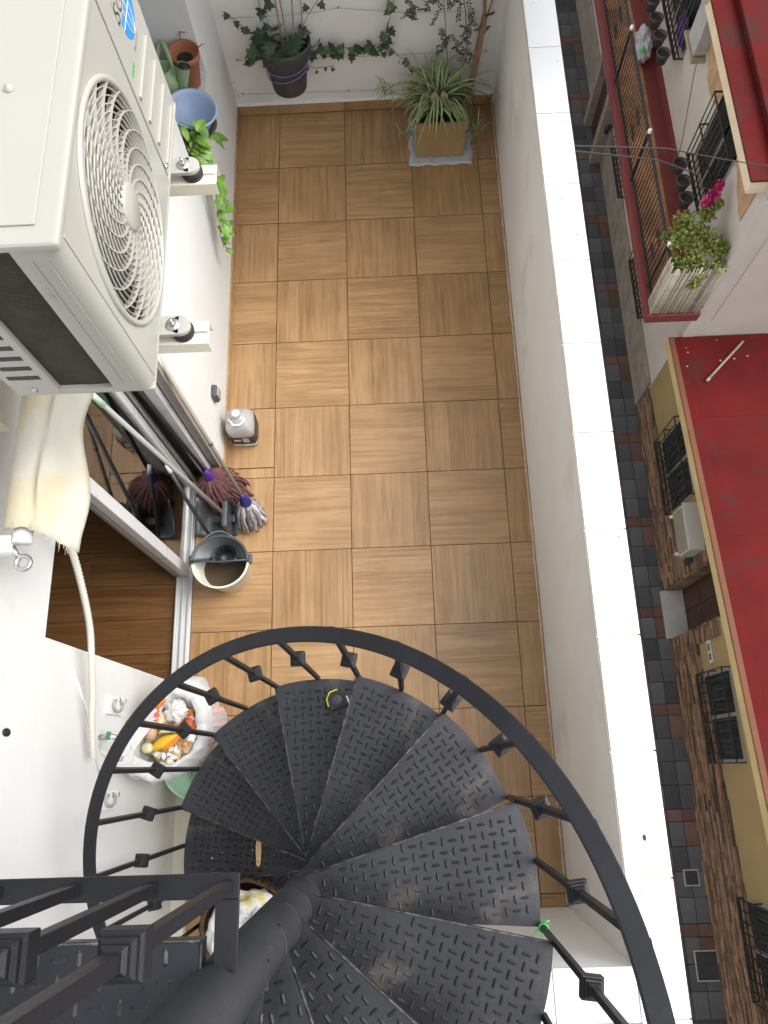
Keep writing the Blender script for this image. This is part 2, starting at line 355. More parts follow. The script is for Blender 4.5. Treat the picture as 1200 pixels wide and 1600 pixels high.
# ================================================================== THE SETTING
T = .45
WX = -.285        # far house wall face
DX = -.475        # near house wall face
RX = 1.486        # parapet inner face
BY = .03          # back wall face
fl = link('terrace_floor', MB().box(-.5, RX+.1, -6.6, BY+.1, -.25, -.006).mesh('terrace_floor'), 'floor_grout', kind='structure')
def tile_mesh(w, h, along_x, nstrip, seed):
    """one tile, local origin at its corner, strips run along local X of the grain"""
    r = random.Random(seed); b = MB(); g = .0015
    L, W = (w, h) if along_x else (h, w)
    cut = [0]
    step = .45/nstrip
    while cut[-1] < W-1e-4: cut.append(min(W, cut[-1]+step*r.uniform(.62, 1.4)) if W-cut[-1] > step*1.5 else W)
    for i in range(len(cut)-1):
        b.box(.0, L, cut[i]+(g if i else 0), cut[i+1], -.012, 0, 0, r.random())
    b.box(0, L, 0, W, -.012, -.0009, 0, .5)
    return b.mesh('tile', bevel=0)
tile_cache = {}
def put_tile(x0, x1, y0, y1, horiz, seed):
    gap = .0021; w = x1-x0-2*gap; h = y1-y0-2*gap
    key = (round(w, 3), round(h, 3), horiz, seed % 3)
    if key not in tile_cache: tile_cache[key] = tile_mesh(w, h, horiz, 6, hash(key[:2]) % 1000+seed % 3)
    me = tile_cache[key]
    if horiz: o = link('tile', me, 'oak', fl, (x0+gap, y0+gap, rnd(-.0004, .0004)))
    else:
        o = link('tile', me, 'oak', fl, (x1-gap, y0+gap, rnd(-.0004, .0004))); o.rotation_euler = (0, 0, PI/2)
    return o
sd_ = 0
for r in range(0, 14):
    y1 = -r*T+(.0 if r else .018); y0 = -(r+1)*T
    for c in range(-1, 4):
        x0 = c*T; x1 = x0+T
        if c == -1: x0 = WX if r < 5 else -.45
        if c == 3: x1 = RX
        sd_ += 1
        if c == -1 and r == 5:
            put_tile(WX, x1, -2.635, y1, False, sd_); put_tile(-.45, x1, y0, -2.638, False, sd_+1); continue
        put_tile(x0, x1, y0, y1, (c+r) % 2 == 0, sd_)
# street far below
street = link('street', MB().box(1.9, 40, -60, 90, -11, -10.47).mesh('street'), 'street', kind='structure')
ground = link('ground', MB().box(-400, 400, -400, 400, -11.4, -11.05).mesh('ground'), 'street', kind='structure')

# ------------------------------------------------------------------ back wall
bw = thing('back_wall', 'off-white plastered end wall behind the hanging ivy pot and the square planter', 'wall', (.6, BY, 0))
part('wall', MB().box(WX-.2, 1.75, BY, BY+.2, -.25, 2.899), 'plaster_back', bw)
xs = [WX+.012, 0, .45, .9, 1.35, RX-.01]
for a, b_ in zip(xs, xs[1:]):
    part('skirting_tile', MB().box(a+.001, b_-.001, BY-.011, BY-.0005, .001, .08, t=rnd(0, 1)), 'oak_skirt', bw, .0015)
mo = MB(); px_ = WX
top = []
while px_ < RX: top.append((px_, .082+rnd(.004, .02))); px_ += rnd(.015, .05)
for (xa, za), (xb, zb) in zip(top, top[1:]):
    mo.add([(xa, BY-.0115, .079), (xb, BY-.0115, .079), (xb, BY-.006, zb), (xa, BY-.006, za), (xb, BY, zb+.004), (xa, BY, za+.004)], [(0, 1, 2, 3), (3, 2, 4, 5)])
part('mortar_smear', mo, 'plaster_back', bw)

# ------------------------------------------------------------------ parapets
M['cream_mortar'] = pm('cream_mortar', (.66, .61, .48), .9, .1, 12)
pw = thing('parapet_wall', 'long white parapet along the street with glossy white coping tiles', 'wall', (1.55, -2.5, 0))
part('wall', MB().box(RX, 1.63, -6.6, BY+.2, -.25, 1.185), 'parapet', pw, .004)
part('mortar_bed', MB().box(RX-.013, 1.636, -6.6, BY+.2, 1.1855, 1.196), 'cream_mortar', pw)
part('skirting_tile', MB().box(RX-.009, RX-.0005, -5.0, BY-.012, .001, .012, t=.4), 'oak_skirt', pw, .001)
cm = MB().box(1.477, 1.642, -.2123, .2123, 1.192, 1.204).mesh('coping_tile', bevel=.003)
for k in range(-3, 15):
    if k >= 0 or k > -1:
        pass
    yc = -.873-.429*k+.2145
    link('coping_tile', cm, 'cap', pw, (1.55-1.55, yc+2.5, 0)).location = (-1.55, yc+2.5, rnd(-.0006, .0006))
dsp = MB(); rd = random.Random(4)
for q in range(26):
    x, y = rd.uniform(1.49, 1.63), rd.uniform(-5.3, -.2); s_ = rd.uniform(.0012, .0035)
    dsp.prism([(x+s_*math.cos(a)*rd.uniform(.6, 1.3), y+s_*math.sin(a)*rd.uniform(.6, 1.6)) for a in [k*PI/4 for k in range(8)]], 1.2046, 1.2054)
dsp.prism([(1.56+.006*math.cos(a), -4.60+.011*math.sin(a)) for a in [k*PI/5 for k in range(10)]], 1.2046, 1.2062)
part('dirt_specks', dsp, 'rubber', pw, kind='stuff')
gl_ = MB(); y = -5.0
while y < 0: gl_.box(RX-.0125-rd.uniform(0, .004), RX-.0095, y, y+.05, .0008, .006+rd.uniform(0, .006)); y += .0505
part('grime_line', gl_, 'cream_mortar', pw, kind='stuff')
fw = thing('end_parapet_wall', 'short white parapet closing the terrace below the upper stair treads', 'wall', (1.0, -5.1, 0))
part('wall', MB().box(.52, RX-.001, -5.16, -5.012, -.25, 1.185), 'parapet', fw, .003)
part('mortar_bed', MB().box(.516, 1.474, -5.165, -5.008, 1.1855, 1.196), 'grout', fw)
for a, b_ in ((.52, .74), (.7405, 1.19), (1.1905, 1.474)):
    part('coping_tile', MB().box(a+.001, b_-.001, -5.17, -5.004, 1.192, 1.204), 'cap', fw, .003)
lo = thing('lower_facade', 'white street front of the terrace building dropping to the alley', 'building', (1.5, -3, -5))
part('wall', MB().box(-3, 1.60, -12, 14, -10.6, -.26), 'plaster', lo)

# ------------------------------------------------------------------ house on the left
ho = thing('house', 'white house wall with sliding door and sill window on the terrace', 'building', (-.5, -3, 0))
LZ = 1.66
W = lambda *a, m='plaster', n='wall', bv=0: part(n, MB().box(*a), m, ho, bv)
W(-.75, DX, -6.6, -3.885, -.2, LZ)                 # near wall
W(-.75, DX, -3.9, -2.64, LZ+.001, 3.3)
W(-.75, DX, -6.6, -3.9, LZ+.001, 2.70)                  # above the door
W(-.62, WX, -2.64, -1.32, -.2, 3.3)                # between door and window
W(-.62, WX, -1.32, -.52, -.2, .840)                # under the sill
W(-.62, WX, -1.32, -.52, 2.0, 3.3)
W(-.62, WX, -.52, BY, -.2, 3.3)
W(-1.4, BY*0-.6, -.3, BY+.2, -.2, 3.3, n='wall')
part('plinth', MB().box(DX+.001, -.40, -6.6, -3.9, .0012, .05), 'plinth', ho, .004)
ys = [BY-.012, -.36, -.81, -1.26, -1.71, -2.16, -2.6405]
for a, b_ in zip(ys, ys[1:]):
    part('skirting_tile', MB().box(WX+.0005, WX+.010, b_+.001, a-.001, .001, .08, t=rnd(0, 1)), 'oak_skirt', ho, .0015)
part('skirting_tile', MB().box(-.38, WX+.010, -2.651, -2.6405, .001, .08), 'oak_skirt', ho, .0015)
M['blind'] = pm('pale_blue_blind', (.50, .56, .62), .6, .06, 5)
# window with deep sill
wi = part('window', MB().box(-.61, -.57, -1.30, -1.25, .87, 1.98).box(-.61, -.57, -.575, -.525, .87, 1.98).box(-.61, -.57, -1.25, -.575, .87, .92)
          .box(-.61, -.57, -1.25, -.575, 1.93, 1.98).box(-.605, -.575, -.93, -.885, .92, 1.93), 'alu', ho, .003)
part('pane', MB().box(-.592, -.588, -1.25, -.575, .92, 1.93), 'glass', wi)
part('seal', MB().box(-.5695, -.567, -.583, -.577, .92, 1.93).box(-.5695, -.567, -.532, -.526, .87, 1.98), 'seal', wi)
part('sill', MB().box(-.6195, WX+.012, -1.319, -.5205, .841, .857), 'cap', ho, .003)
W(-.66, -.64, -1.35, -.5, .68, 2.1, m='blind', n='blind')
# sliding door
do = bpy.data.objects.new('sliding_door', None); COL.objects.link(do); do.parent = ho; do.location = (0, 0, 0)
def dp(n, mb, m, bv=.002): return part(n, mb, m, do, bv)
dp('track', MB().box(-.545, -.452, -3.884, -2.7, -.01, .012).box(-.468, -.460, -3.884, -2.7, .0125, .03).box(-.500, -.492, -3.884, -2.7, .0125, .034).box(-.535, -.527, -3.884, -2.7, .0125, .034), 'alu')
dp('frame', MB().box(-.40, -.345, -2.70, -2.6515, .002, LZ-.001).box(-.545, -.48, -2.70, -2.6515, .0125, LZ-.001), 'alu')
dp('frame', MB().box(-.335, WX-.006, -2.668, -2.6415, .085, LZ+.6), 'alu_grey')
dp('seal', MB().box(-.478, -.402, -2.675, -2.6515, .004, LZ-.001).box(-.344, -.336, -2.66, -2.6415, .09, LZ+.5), 'seal')
dp('frame', MB().box(-.465, -.452, -2.72, -2.701, .0125, LZ-.001), 'alu_grey')
dp('stile', MB().box(-.516, -.470, -3.285, -3.225, .036, LZ-.001), 'alu', .004)
dp('stile', MB().box(-.512, -.474, -2.765, -2.7205, .036, LZ-.001), 'alu', .004)
dp('rail', MB().box(-.510, -.476, -3.225, -2.765, .036, .075), 'alu', .003)
dp('pane', MB().box(-.495, -.491, -3.225, -2.765, .075, LZ-.001), 'glass', 0)
dp('stile', MB().box(-.545, -.522, -3.29, -3.245, .036, LZ-.001), 'alu_grey', .003)
dp('catch', MB().box(-.556, -.5455, -3.28, -3.265, .3, .36).box(-.556, -.5455, -3.28, -3.265, .62, .68), 'alu')
# room behind the door
W(-3.6, -3.5, -6.4, -1.0, -.1, 2.4, m='plaster_back', n='indoor_wall')
W(-3.5, -.76, -6.4, -6.3, -.1, 2.4, m='plaster_back', n='indoor_wall')
W(-3.5, -.63, -1.75, -1.65, -.1, 2.4, m='plaster_back', n='indoor_wall')
W(-3.5, -.76, -6.3, -1.75, 2.3, 2.4, m='plaster_back', n='ceiling')
W(-3.6, -.751, -6.6, BY+.2, 2.5, 2.69, m='cement', n='flat_roof')
W(-3.5, -.5455, -6.3, -1.75, -.2, -.022, m='dark', n='indoor_floor_base')
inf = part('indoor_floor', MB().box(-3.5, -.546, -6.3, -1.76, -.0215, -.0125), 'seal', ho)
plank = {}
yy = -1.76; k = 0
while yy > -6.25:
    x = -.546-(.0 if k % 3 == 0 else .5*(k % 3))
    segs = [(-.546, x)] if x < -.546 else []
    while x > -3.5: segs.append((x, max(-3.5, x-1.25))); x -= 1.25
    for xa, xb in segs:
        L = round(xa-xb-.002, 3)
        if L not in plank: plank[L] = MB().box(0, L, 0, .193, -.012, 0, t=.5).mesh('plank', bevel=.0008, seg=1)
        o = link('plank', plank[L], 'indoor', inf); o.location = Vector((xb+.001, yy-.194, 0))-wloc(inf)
    yy -= .195; k += 1
# added unseen slab over the far end, sized to shade the floor there
W(WX+.001, 2.5, -1.15, 1.6, 2.42, 2.55, n='overhanging_slab')

# ================================================================== SPIRAL STAIRCASE
PX, PY = .3932, -4.692
TR = .703; TH0 = R(148.1); DL = R(28.29); RISE = .2136; Z0 = .6408; RAIL = 1.17
def tz(k): return Z0+RISE*k
def lozenge(b, x, y, a, z, L=.0142, w=.0046, h=.0042, mi=0):
    ca, sa = math.cos(a), math.sin(a)
    P = [(-L, 0), (-L*.55, -w), (L*.55, -w), (L, 0), (L*.55, w), (-L*.55, w)]
    Q = [(-L*.6, 0), (L*.6, 0)]
    v = [(x+p*ca-q*sa, y+p*sa+q*ca, z) for p, q in P]+[(x+p*ca-q*sa, y+p*sa+q*ca, z+h) for p, q in Q]
    b.add(v, [(0, 1, 6), (1, 2, 7, 6), (2, 3, 7), (3, 4, 7), (4, 5, 6, 7), (5, 0, 6)], mi)
def tread_mesh(seed):
    """sector in local coordinates, bisector along +X, top at z = 0; straight edges run tangent to the pole"""
    r = random.Random(seed); b = MB(); h = DL/2; N = 18
    arc = [(TR*math.cos(-h+DL*i/N), TR*math.sin(-h+DL*i/N)) for i in range(N+1)]
    I0, I1 = (.012, -.056), (.012, .056)
    b.prism(arc+[I1, I0], -.005, 0)
    for s, I in ((-1, I0), (1, I1)):
        p0 = Vector((I[0]+.06, I[1]+(TR*math.sin(s*h)-I[1])*.06/(TR*math.cos(h)), 0)); p1 = Vector((TR*math.cos(h), TR*math.sin(s*h), 0))
        d = (p1-p0).normalized(); nv = Vector((-d.y, d.x, 0))*s
        v = [p0-nv*.005, p1-nv*.005, p1-nv*.0005, p0-nv*.0005]
        b.prism([(q.x, q.y) for q in v], -.03, -.0052)
    for i in range(N):
        a0 = -h+DL*i/N; a1 = -h+DL*(i+1)/N
        b.prism([(q*math.cos(a), q*math.sin(a)) for q, a in ((TR-.006, a0), (TR-.001, a0), (TR-.001, a1), (TR-.006, a1))], -.03, -.0052)
    p = .0305; i = 0; x = .075
    while x < TR-.02:
        for j in range(-13, 14):
            y = j*p
            lim = .056+(TR*math.sin(h)-.056)*(x-.012)/(TR*math.cos(h)-.012)-.016
            if abs(y) < lim and math.hypot(x, y) < TR-.02:
                lozenge(b, x+r.uniform(-.001, .001), y, (PI/2 if (i+j) % 2 else 0)+r.uniform(-.06, .06), .0001)
        x += p; i += 1
    return b
stair = thing('spiral_staircase', 'black chequer-plate spiral staircase with curved handrail and knotted balusters', 'staircase', (PX, PY, 0))
tmeshes = [tread_mesh(s).mesh('tread') for s in range(4)]
LAND_K = 10
for k in range(-2, LAND_K):
    ang = TH0-k*DL
    o = link('tread', tmeshes[k % 4], 'tread', stair, (0, 0, tz(k))); o.rotation_euler = (0, 0, ang)
    e = MB(); h = DL/2
    A_ = Vector((.012, .056, .0004)); B_ = Vector((TR*math.cos(h), TR*math.sin(h), .0004))
    e.tube([A_.lerp(B_, q) for q in (.06, .3, .6, 1)], .003, 5)
    w = link('tread_edge', e.mesh('tread_edge'), 'worn', o)
    wb = MB().tube([(.0583*math.cos(q), .0583*math.sin(q), .001+.0012*math.sin(q*7)) for q in [z*PI/24 for z in range(-17, 18)]], .0035, 5)
    o2 = link('weld_bead', wb.mesh('weld_bead'), 'iron', o)
part('pole', MB().lathe([(0, .003), (.11, .003), (.11, .013), (.058, .0135), (.058, 3.9), (0, 3.9)], 32, X=tr(PX, PY, 0)), 'iron', stair)
# handrail
hv = []
J0, J1 = -4.2, 19
n = 140
for i in range(n+1):
    j = J0+(J1-J0)*i/n; th = TH0-j*DL/2; z = Z0+RISE*(j/2-.25)+RAIL
    c, s_ = math.cos(th), math.sin(th)
    row = []
    for dr, dz in ((-.020, -.005), (.020, -.005), (.0205, .002), (.017, .005), (-.017, .005), (-.0205, .002)):
        row.append((PX+(.694+dr)*c, PY+(.694+dr)*s_, z+dz))
    hv.append(row)
hm = MB().grid(hv, close=True, sm=False); hm.f += [(0, 1, 2, 3, 4, 5), tuple(len(hv)*6-6+i for i in range(6))]; hm.mi += [0, 0]; hm.sm += [False]*2; hm.t += [.5]*2
part('handrail', hm, 'iron', stair)
def knot_mb(s=1.0):
    b = MB(); q = math.sqrt(2)/2*s*2
    pr = [(.0065, -.033), (.012, -.028), (.012, -.022), (.0165, -.021), (.0165, -.013), (.0205, -.012), (.0205, .012), (.0165, .013), (.0165, .021), (.012, .022), (.012, .028), (.0065, .033)]
    b.lathe([(r*1.4142*s, z*s) for r, z in pr], 4, sm=False, phase=PI/4); return b
knot = knot_mb(1.15).mesh('knot', bevel=.0008, seg=1)
for j in range(-4, 18):
    th = TH0-j*DL/2; k = math.floor(j/2)
    zb = tz(k)-.03; zt = Z0+RISE*(j/2-.25)+RAIL-.004
    rr = TR+.006
    o = link('baluster', MB().box(-.0078, .0078, -.0078, .0078, 0, zt-zb).mesh('baluster', bevel=.001, seg=1), 'iron', stair,
             (rr*math.cos(th), rr*math.sin(th), zb)); o.rotation_euler = (0, 0, th)
    kn = link('knot', knot, 'iron', o, (0, 0, (zt-zb)*.53))
# landing plate, its railing
LZT = 2.777
lp = MB().box(-1.2, .372, -6.0, -4.597, LZT-.005, LZT).box(-1.2, .372, -4.603, -4.5975, LZT-.045, LZT-.0052).box(.366, .3715, -5.9, -4.604, LZT-.045, LZT-.0052)
i = 0; y = -4.62
while y > -5.35:
    j = 0; x = .35
    while x > -.62:
        if math.hypot(x-PX, y-PY) > .085: lozenge(lp, x+rnd(-.001, .001), y, (PI/2 if (i+j) % 2 else 0)+rnd(-.05, .05), LZT+.0001, h=.003, L=.0155, w=.005)
        x -= .036; j += 1
    y -= .036; i += 1
part('landing_plate', lp, 'tread', stair)
part('landing_edge', MB().tube([(-1.2, -4.5965, LZT), (.372, -4.5965, LZT)], .003, 5).tube([(.373, -4.6, LZT), (.373, -4.66, LZT)], .003, 5), 'worn', stair)
part('bottom_rail', MB().box(-1.2, .436, -4.534, -4.494, 2.776, 2.784).box(.396, .436, -4.64, -4.5345, 2.776, 2.784), 'iron', stair, .0012)
part('top_rail', MB().box(-1.2, .436, -4.534, -4.494, 3.77, 3.778), 'iron', stair, .0012)
kb = knot_mb(1.25).mesh('knot', bevel=.001, seg=1)
for x in (.416, .289, .156, .023, -.11, -.243):
    o = link('baluster', MB().box(-.0095, .0095, -.0095, .0095, 0, .985).mesh('baluster', bevel=.001, seg=1), 'iron', stair, Vector((x, -4.514, 2.785))-Vector((PX, PY, 0)))
    link('knot', kb, 'iron', o, (0, 0, .49))
# white paint drops on the lower treads
pd = MB()
for q in range(34):
    x = PX+rnd(-.5, -.08); a = R(rnd(164, 187)); rr = rnd(.12, .62)
    X = tr(PX+rr*math.cos(a), PY+rr*math.sin(a), tz(-1)+.0006) @ rot('Z', rnd(0, 6)); s = rnd(.0008, .0026)*(1.8 if q < 3 else 1)
    pd.prism([(s*math.cos(t)*rnd(.6, 1.3), s*math.sin(t)*rnd(.6, 1.3)) for t in [k*PI/4 for k in range(8)]], 0, .0006, X=X)
part('paint_splashes', pd, 'paint_drop', stair, kind='stuff')
# hook plate hanging on a tread near its rim
part('hook', MB().box(-.075, -.035, -4.305, -4.29, Z0+.001, Z0+.02), 'iron', stair, .002)

# things on the stair
t = thing('tape_measure', 'small black and yellow tape measure lying near the rim of an upper-middle tread', 'tape measure', (.455, -4.077, tz(2)+.0025))
X = tr(.455, -4.077, tz(2)+.0025) @ rot('Z', .35)
pr = [(-.034, -.030), (.034, -.030), (.036, -.01), (.032, .018), (.012, .036), (-.014, .036), (-.033, .02), (-.036, -.01)]
part('body', MB().prism(pr, 0, .034, X=X), 'tape_black', t, .004)
part('rim', MB().prism([(-.036, .0), (-.037, -.012), (-.043, -.008), (-.039, .02), (-.017, .042), (.014, .042), (.014, .0365), (-.014, .0365), (-.033, .021)], .003, .031, X=X), 'yellow', t, .003)
part('badge', MB().lathe([(0, .0352), (.017, .0352), (.019, .0342)], 20, X=X), 'grey_plastic', t)
part('clip', MB().box(.036, .043, -.03, .004, .004, .02, X=X), 'steel', t, .001)
t = thing('paintbrush', 'flat wooden brush handle lying across the lowest visible tread', 'paintbrush', (.032, -4.69, tz(-1)+.0025))
zb = tz(-1)+.003
ol = []
for f, w in ((0, .009), (.15, .011), (.45, .0125), (.75, .0105), (.92, .009), (1, .003)):
    ol.append((w, -4.618-.125*f))
poly = [(.032+w, y) for w, y in ol]+[(.032-w, y) for w, y in ol[::-1]]
part('handle', MB().prism(poly, zb, zb+.009), 'brush_wood', t, .003)
part('ferrule', MB().box(.016, .048, -4.617, -4.585, zb, zb+.012), 'steel', t, .002)
part('bristles', MB().box(.014, .05, -4.5845, -4.545, zb+.001, zb+.012), 'dark_plastic', t, .002)
part('hanging_hole', MB().lathe([(0, .0004), (.0033, .0004), (.0033, 0)], 12, X=tr(.032, -4.722, zb+.009)), 'seal', t)
tw = MB()
c = Vector((PX+(TR+.006)*math.cos(TH0-11*DL/2), PY+(TR+.006)*math.sin(TH0-11*DL/2), tz(5)+.02))
tw.tube([c+Vector((.013*math.cos(a), .013*math.sin(a), .004*math.sin(a*2)+a*.0008)) for a in [k*PI/6 for k in range(22)]], .0022, 6)
tw.tube([c+Vector((-.012, 0, 0)), c+Vector((-.022, -.008, -.006)), c+Vector((-.03, -.022, -.014))], .002, 5)
tw.tube([c+Vector((0, .012, .003)), c+Vector((.012, .02, .004)), c+Vector((.02, .018, -.004))], .002, 5)
single('green_tie', tw, 'twine', 'bright green string knotted round a baluster foot at the right of the stair', 'string', tuple(c))
# basket with rags on the treads
BX, BYY, BZ = -.02, -4.985, tz(-2)+.004
bk = thing('woven_basket', 'round brown striped woven basket full of white rags on the bottom tread', 'basket', (BX, BYY, BZ))
weave = MB(); nr = 11
for i in range(nr):
    f = i/(nr-1); r0 = .125+.065*math.sin(f*PI*.55); z = BZ+.012+f*.225
    pts = [(BX+r0*(1+.012*math.sin(9*a))*math.cos(a), BYY+r0*(1+.012*math.sin(9*a))*math.sin(a), z+.002*math.sin(17*a)) for a in [k*2*PI/40 for k in range(41)]]
    weave.tube(pts, .0105, 6, mi=1 if i in (9,) else 0, cap=False, t=rnd(0, 1))
    for k in range(0, 40, 2):
        a0 = (k+(i % 2))*2*PI/40; q0 = [Vector((BX+(r0+.003)*math.cos(a), BYY+(r0+.003)*math.sin(a), z)) for a in (a0-.05, a0, a0+.05)]
        weave.tube(q0, .0115, 5, mi=1, t=rnd(0, 1))
weave.lathe([(0, BZ), (.12, BZ), (.13, BZ+.02)], 24, X=tr(BX, BYY, 0))
part('body', weave, ['basket', 'basket_dark'], bk)
st = MB()
for k in range(44):
    a = k*2*PI/44
    pts = []
    for i in range(9):
        f = .42+.55*i/8; r0 = .125+.065*math.sin(f*PI*.55)+.0135; z = BZ+.012+f*.225
        pts.append((BX+r0*math.cos(a), BYY+r0*math.sin(a), z))
    st.tube(pts, .0032, 4)
part('dark_stakes', st, 'basket_dark', bk, kind='stuff')
def braid(p0, p1, p2, r, name, parent, n=26):
    pts = bez(p0, p1, p2, n); b = MB()
    for ph in (0, 2*PI/3, 4*PI/3):
        b.tube([p+Vector((r*math.cos(i*1.1+ph), r*.6*math.cos(i*1.1+ph), r*math.sin(i*1.1+ph))) for i, p in enumerate(pts)], r*.85, 5, t=rnd(0, 1))
    return part(name, b, 'basket', parent)
braid((BX-.205, BYY+.10, BZ+.24), (BX-.13, BYY+.33, BZ+.46), (BX-.05, BYY+.165, BZ+.24), .0055, 'handle', bk)
braid((BX+.05, BYY-.185, BZ+.24), (BX+.02, BYY-.25, BZ+.34), (BX-.10, BYY-.165, BZ+.24), .0055, 'handle', bk)
def crumple(cx, cy, cz, rx, ry, rz, seed, n=22, amp=.25):
    r = random.Random(seed); ph = [(r.uniform(1, 4), r.uniform(0, 6), r.uniform(1, 4), r.uniform(0, 6)) for _ in range(7)]
    rows = []
    for i in range(n//2+1):
        th = PI*i/(n//2); row = []
        for k in range(n):
            a = 2*PI*k/n
            d = 1+amp*sum(math.sin(p[0]*2*a+p[1])*math.sin(p[2]*2*th+p[3]) for p in ph)/3.2
            row.append((cx+rx*d*math.sin(th)*math.cos(a), cy+ry*d*math.sin(th)*math.sin(a), cz+rz*d*math.cos(th)))
        rows.append(row)
    return MB().grid(rows, close=True)
single('stained_rag', crumple(BX+.035, BYY+.05, BZ+.225, .135, .10, .065, 3, 40, .3), 'cloth', 'white rag with yellow stains heaped on top in the woven basket', 'rag', (BX, BYY, BZ+.2))
single('white_rag', crumple(BX+.06, BYY-.05, BZ+.212, .11, .10, .06, 8, 34, .3), 'white_plastic', 'plain white rag in the woven basket beside the stained one', 'rag', (BX, BYY, BZ+.19))
single('pale_blue_rag', crumple(BX-.10, BYY-.02, BZ+.205, .075, .12, .055, 12, 30, .25), 'white_plastic', 'pale rag poking out at the left side of the woven basket', 'rag', (BX-.1, BYY, BZ+.19))

# ================================================================== AIR CONDITIONER
AX, AY0, AY1, AZ0, AZ1 = .170, -3.482, -2.622, 2.60, 3.145
AB = -.150
ac = thing('air_conditioner', 'cream outdoor air conditioner unit with round swirl fan grille on wall brackets', 'air conditioner', (.01, -3.05, AZ0))
FY, FZ, FR = -3.178, 2.866, .245
# front fan panel with a round opening
def panel_with_hole(y0, y1, z0, z1, cy, cz, r, x, n=48):
    b = MB(); v = []
    for k in range(n):
        a = 2*PI*k/n; dy, dz = math.cos(a), math.sin(a)
        s = min(((y1-cy) if dy > 0 else (cy-y0))/max(abs(dy), 1e-6), ((z1-cz) if dz > 0 else (cz-z0))/max(abs(dz), 1e-6))
        v += [(x, cy+r*dy, cz+r*dz), (x, cy+s*dy, cz+s*dz), (x-.02, cy+r*dy, cz+r*dz)]
    f = []
    for k in range(n):
        q = (k+1) % n
        f += [(3*k, 3*q, 3*q+1, 3*k+1), (3*k, 3*k+2, 3*q+2, 3*q)]
    corners = [(x, y, z) for y in (y0, y1) for z in (z0, z1)]
    b.add(v, f)
    for y, z in ((y0, z0), (y0, z1), (y1, z0), (y1, z1)):
        # fill the corner between the two rays that straddle it
        ac_ = math.atan2(z-cz, y-cy) % (2*PI); k = int(ac_/(2*PI)*n) % n; q = (k+1) % n
        b.add([v[3*k+1], v[3*q+1], (x, y, z)], [(0, 1, 2)])
    return b
SEAM = -2.884
fp = panel_with_hole(AY0+.03, SEAM, AZ0+.012, AZ1-.022, FY, FZ, FR+.004, AX)
part('front_panel', fp, 'ac', ac)
# rounded vertical corner at the near end and the end return
cor = []
for i in range(9):
    a = PI/2*i/8
    cor.append((AX-.03+.03*math.cos(a), AY0+.03-.03*math.sin(a)))
cb = MB(); cb.grid([[(x, y, AZ0+.012), (x, y, AZ1-.022)] for x, y in cor])
cb.box(.083, AX-.03, AY0, AY0+.012, AZ0+.012, AZ1-.022)
part('corner_post', cb, 'ac', ac)
gr_ = MB()
for x0_ in (.108, .136):
    gr_.box(x0_, x0_+.0045, AY0-.003, AY0-.0003, AZ0+.05, AZ1-.05)
gr_.box(AX-.004, AX+.0025, AY0+.032, AY0+.040, AZ0+.02, AZ1-.03)
part('pressed_rib', gr_, 'ac', ac, .001)
# service panel
sp = MB().box(AX-.05, AX-.002, SEAM+.016, AY1, AZ0+.012, AZ1-.022)
part('service_panel', sp, 'ac', ac, .004)
M['groove'] = pm('ac_groove_grey', (.33, .32, .29), .5)
part('seam_groove', MB().box(AX-.03, AX-.010, SEAM-.001, SEAM+.017, AZ0+.012, AZ1-.022), 'groove', ac)
for z in (2.84, 2.772, 2.704, 2.636):
    part('pressed_rib', MB().box(AX-.004, AX+.004, -2.853, -2.664, z-.006, z+.006), 'ac', ac, .003)
# base, lid, back, end with coil
part('base_pan', MB().box(AB, AX+.001, AY0+.004, AY1, AZ0, AZ0+.0115), 'ac', ac, .004)
lid = MB().box(AB-.004, AX+.006, AY0-.004, AY1+.004, AZ1-.022, AZ1)
part('lid', lid, 'ac', ac, .009, seg=3)
lidr = MB().box(AB+.03, AX-.035, AY0+.035, AY1-.035, AZ1+.0002, AZ1+.004)
part('lid_raised_field', lidr, 'ac', ac, .003)
part('lid_boss', MB().lathe([(0, .008), (.006, .007), (.009, .001)], 14, X=tr(.055, -3.15, AZ1+.004)), 'ac', ac)
part('end_panel', MB().box(AB, AX-.052, AY1-.012, AY1-.001, AZ0+.012, AZ1-.022), 'ac', ac)
part('back_post', MB().box(AB, -.045, AY0, AY0+.03, AZ0+.012, AZ1-.022), 'ac', ac, .003)
part('condenser_coil', MB().box(-.044, .082, AY0+.014, AY0+.03, AZ0+.03, AZ1-.022).box(AB, AB+.012, AY0+.031, AY1-.013, AZ0+.012, AZ1-.022), 'coil', ac)
fins = MB()
for k in range(120):
    z = AZ0+.033+k*.00412
    fins.box(-.043, .0815, AY0+.0115, AY0+.0135, z, z+.0018)
part('coil_fins', fins, 'coil', ac, kind='stuff')
part('end_sill', MB().prism([(-.0445, AZ0+.012), (.0825, AZ0+.012), (.0825, AZ0+.034), (.07, AZ0+.029), (.02, AZ0+.026), (0, AZ0+.03), (-.0445, AZ0+.03)], -.012, .0, X=tr(0, AY0+.002, 0) @ rot('X', PI/2)), 'ac', ac, .0015)
for q in range(6):
    z = AZ0+.085+q*.042
    part('louvre_slot', MB().box(-.135+.004*q, -.062, AY0-.0012, AY0+.002, z, z+.016), 'seal', ac, .001)
for x, y, z, d in ((.06, AY0-.0025, AZ1-.012, 0), (-.10, AY0-.001, AZ0+.035, 0)):
    part('screw', MB().lathe([(0, .004), (.006, .003), (.0075, 0)], 12, X=tr(x, y, z) @ rot('X', PI/2)), 'steel', ac)
part('screw', MB().lathe([(0, .004), (.005, .003), (.0065, 0)], 12, X=tr(AX+.002, SEAM+.016, 2.645) @ rot('Y', PI/2)), 'steel', ac)
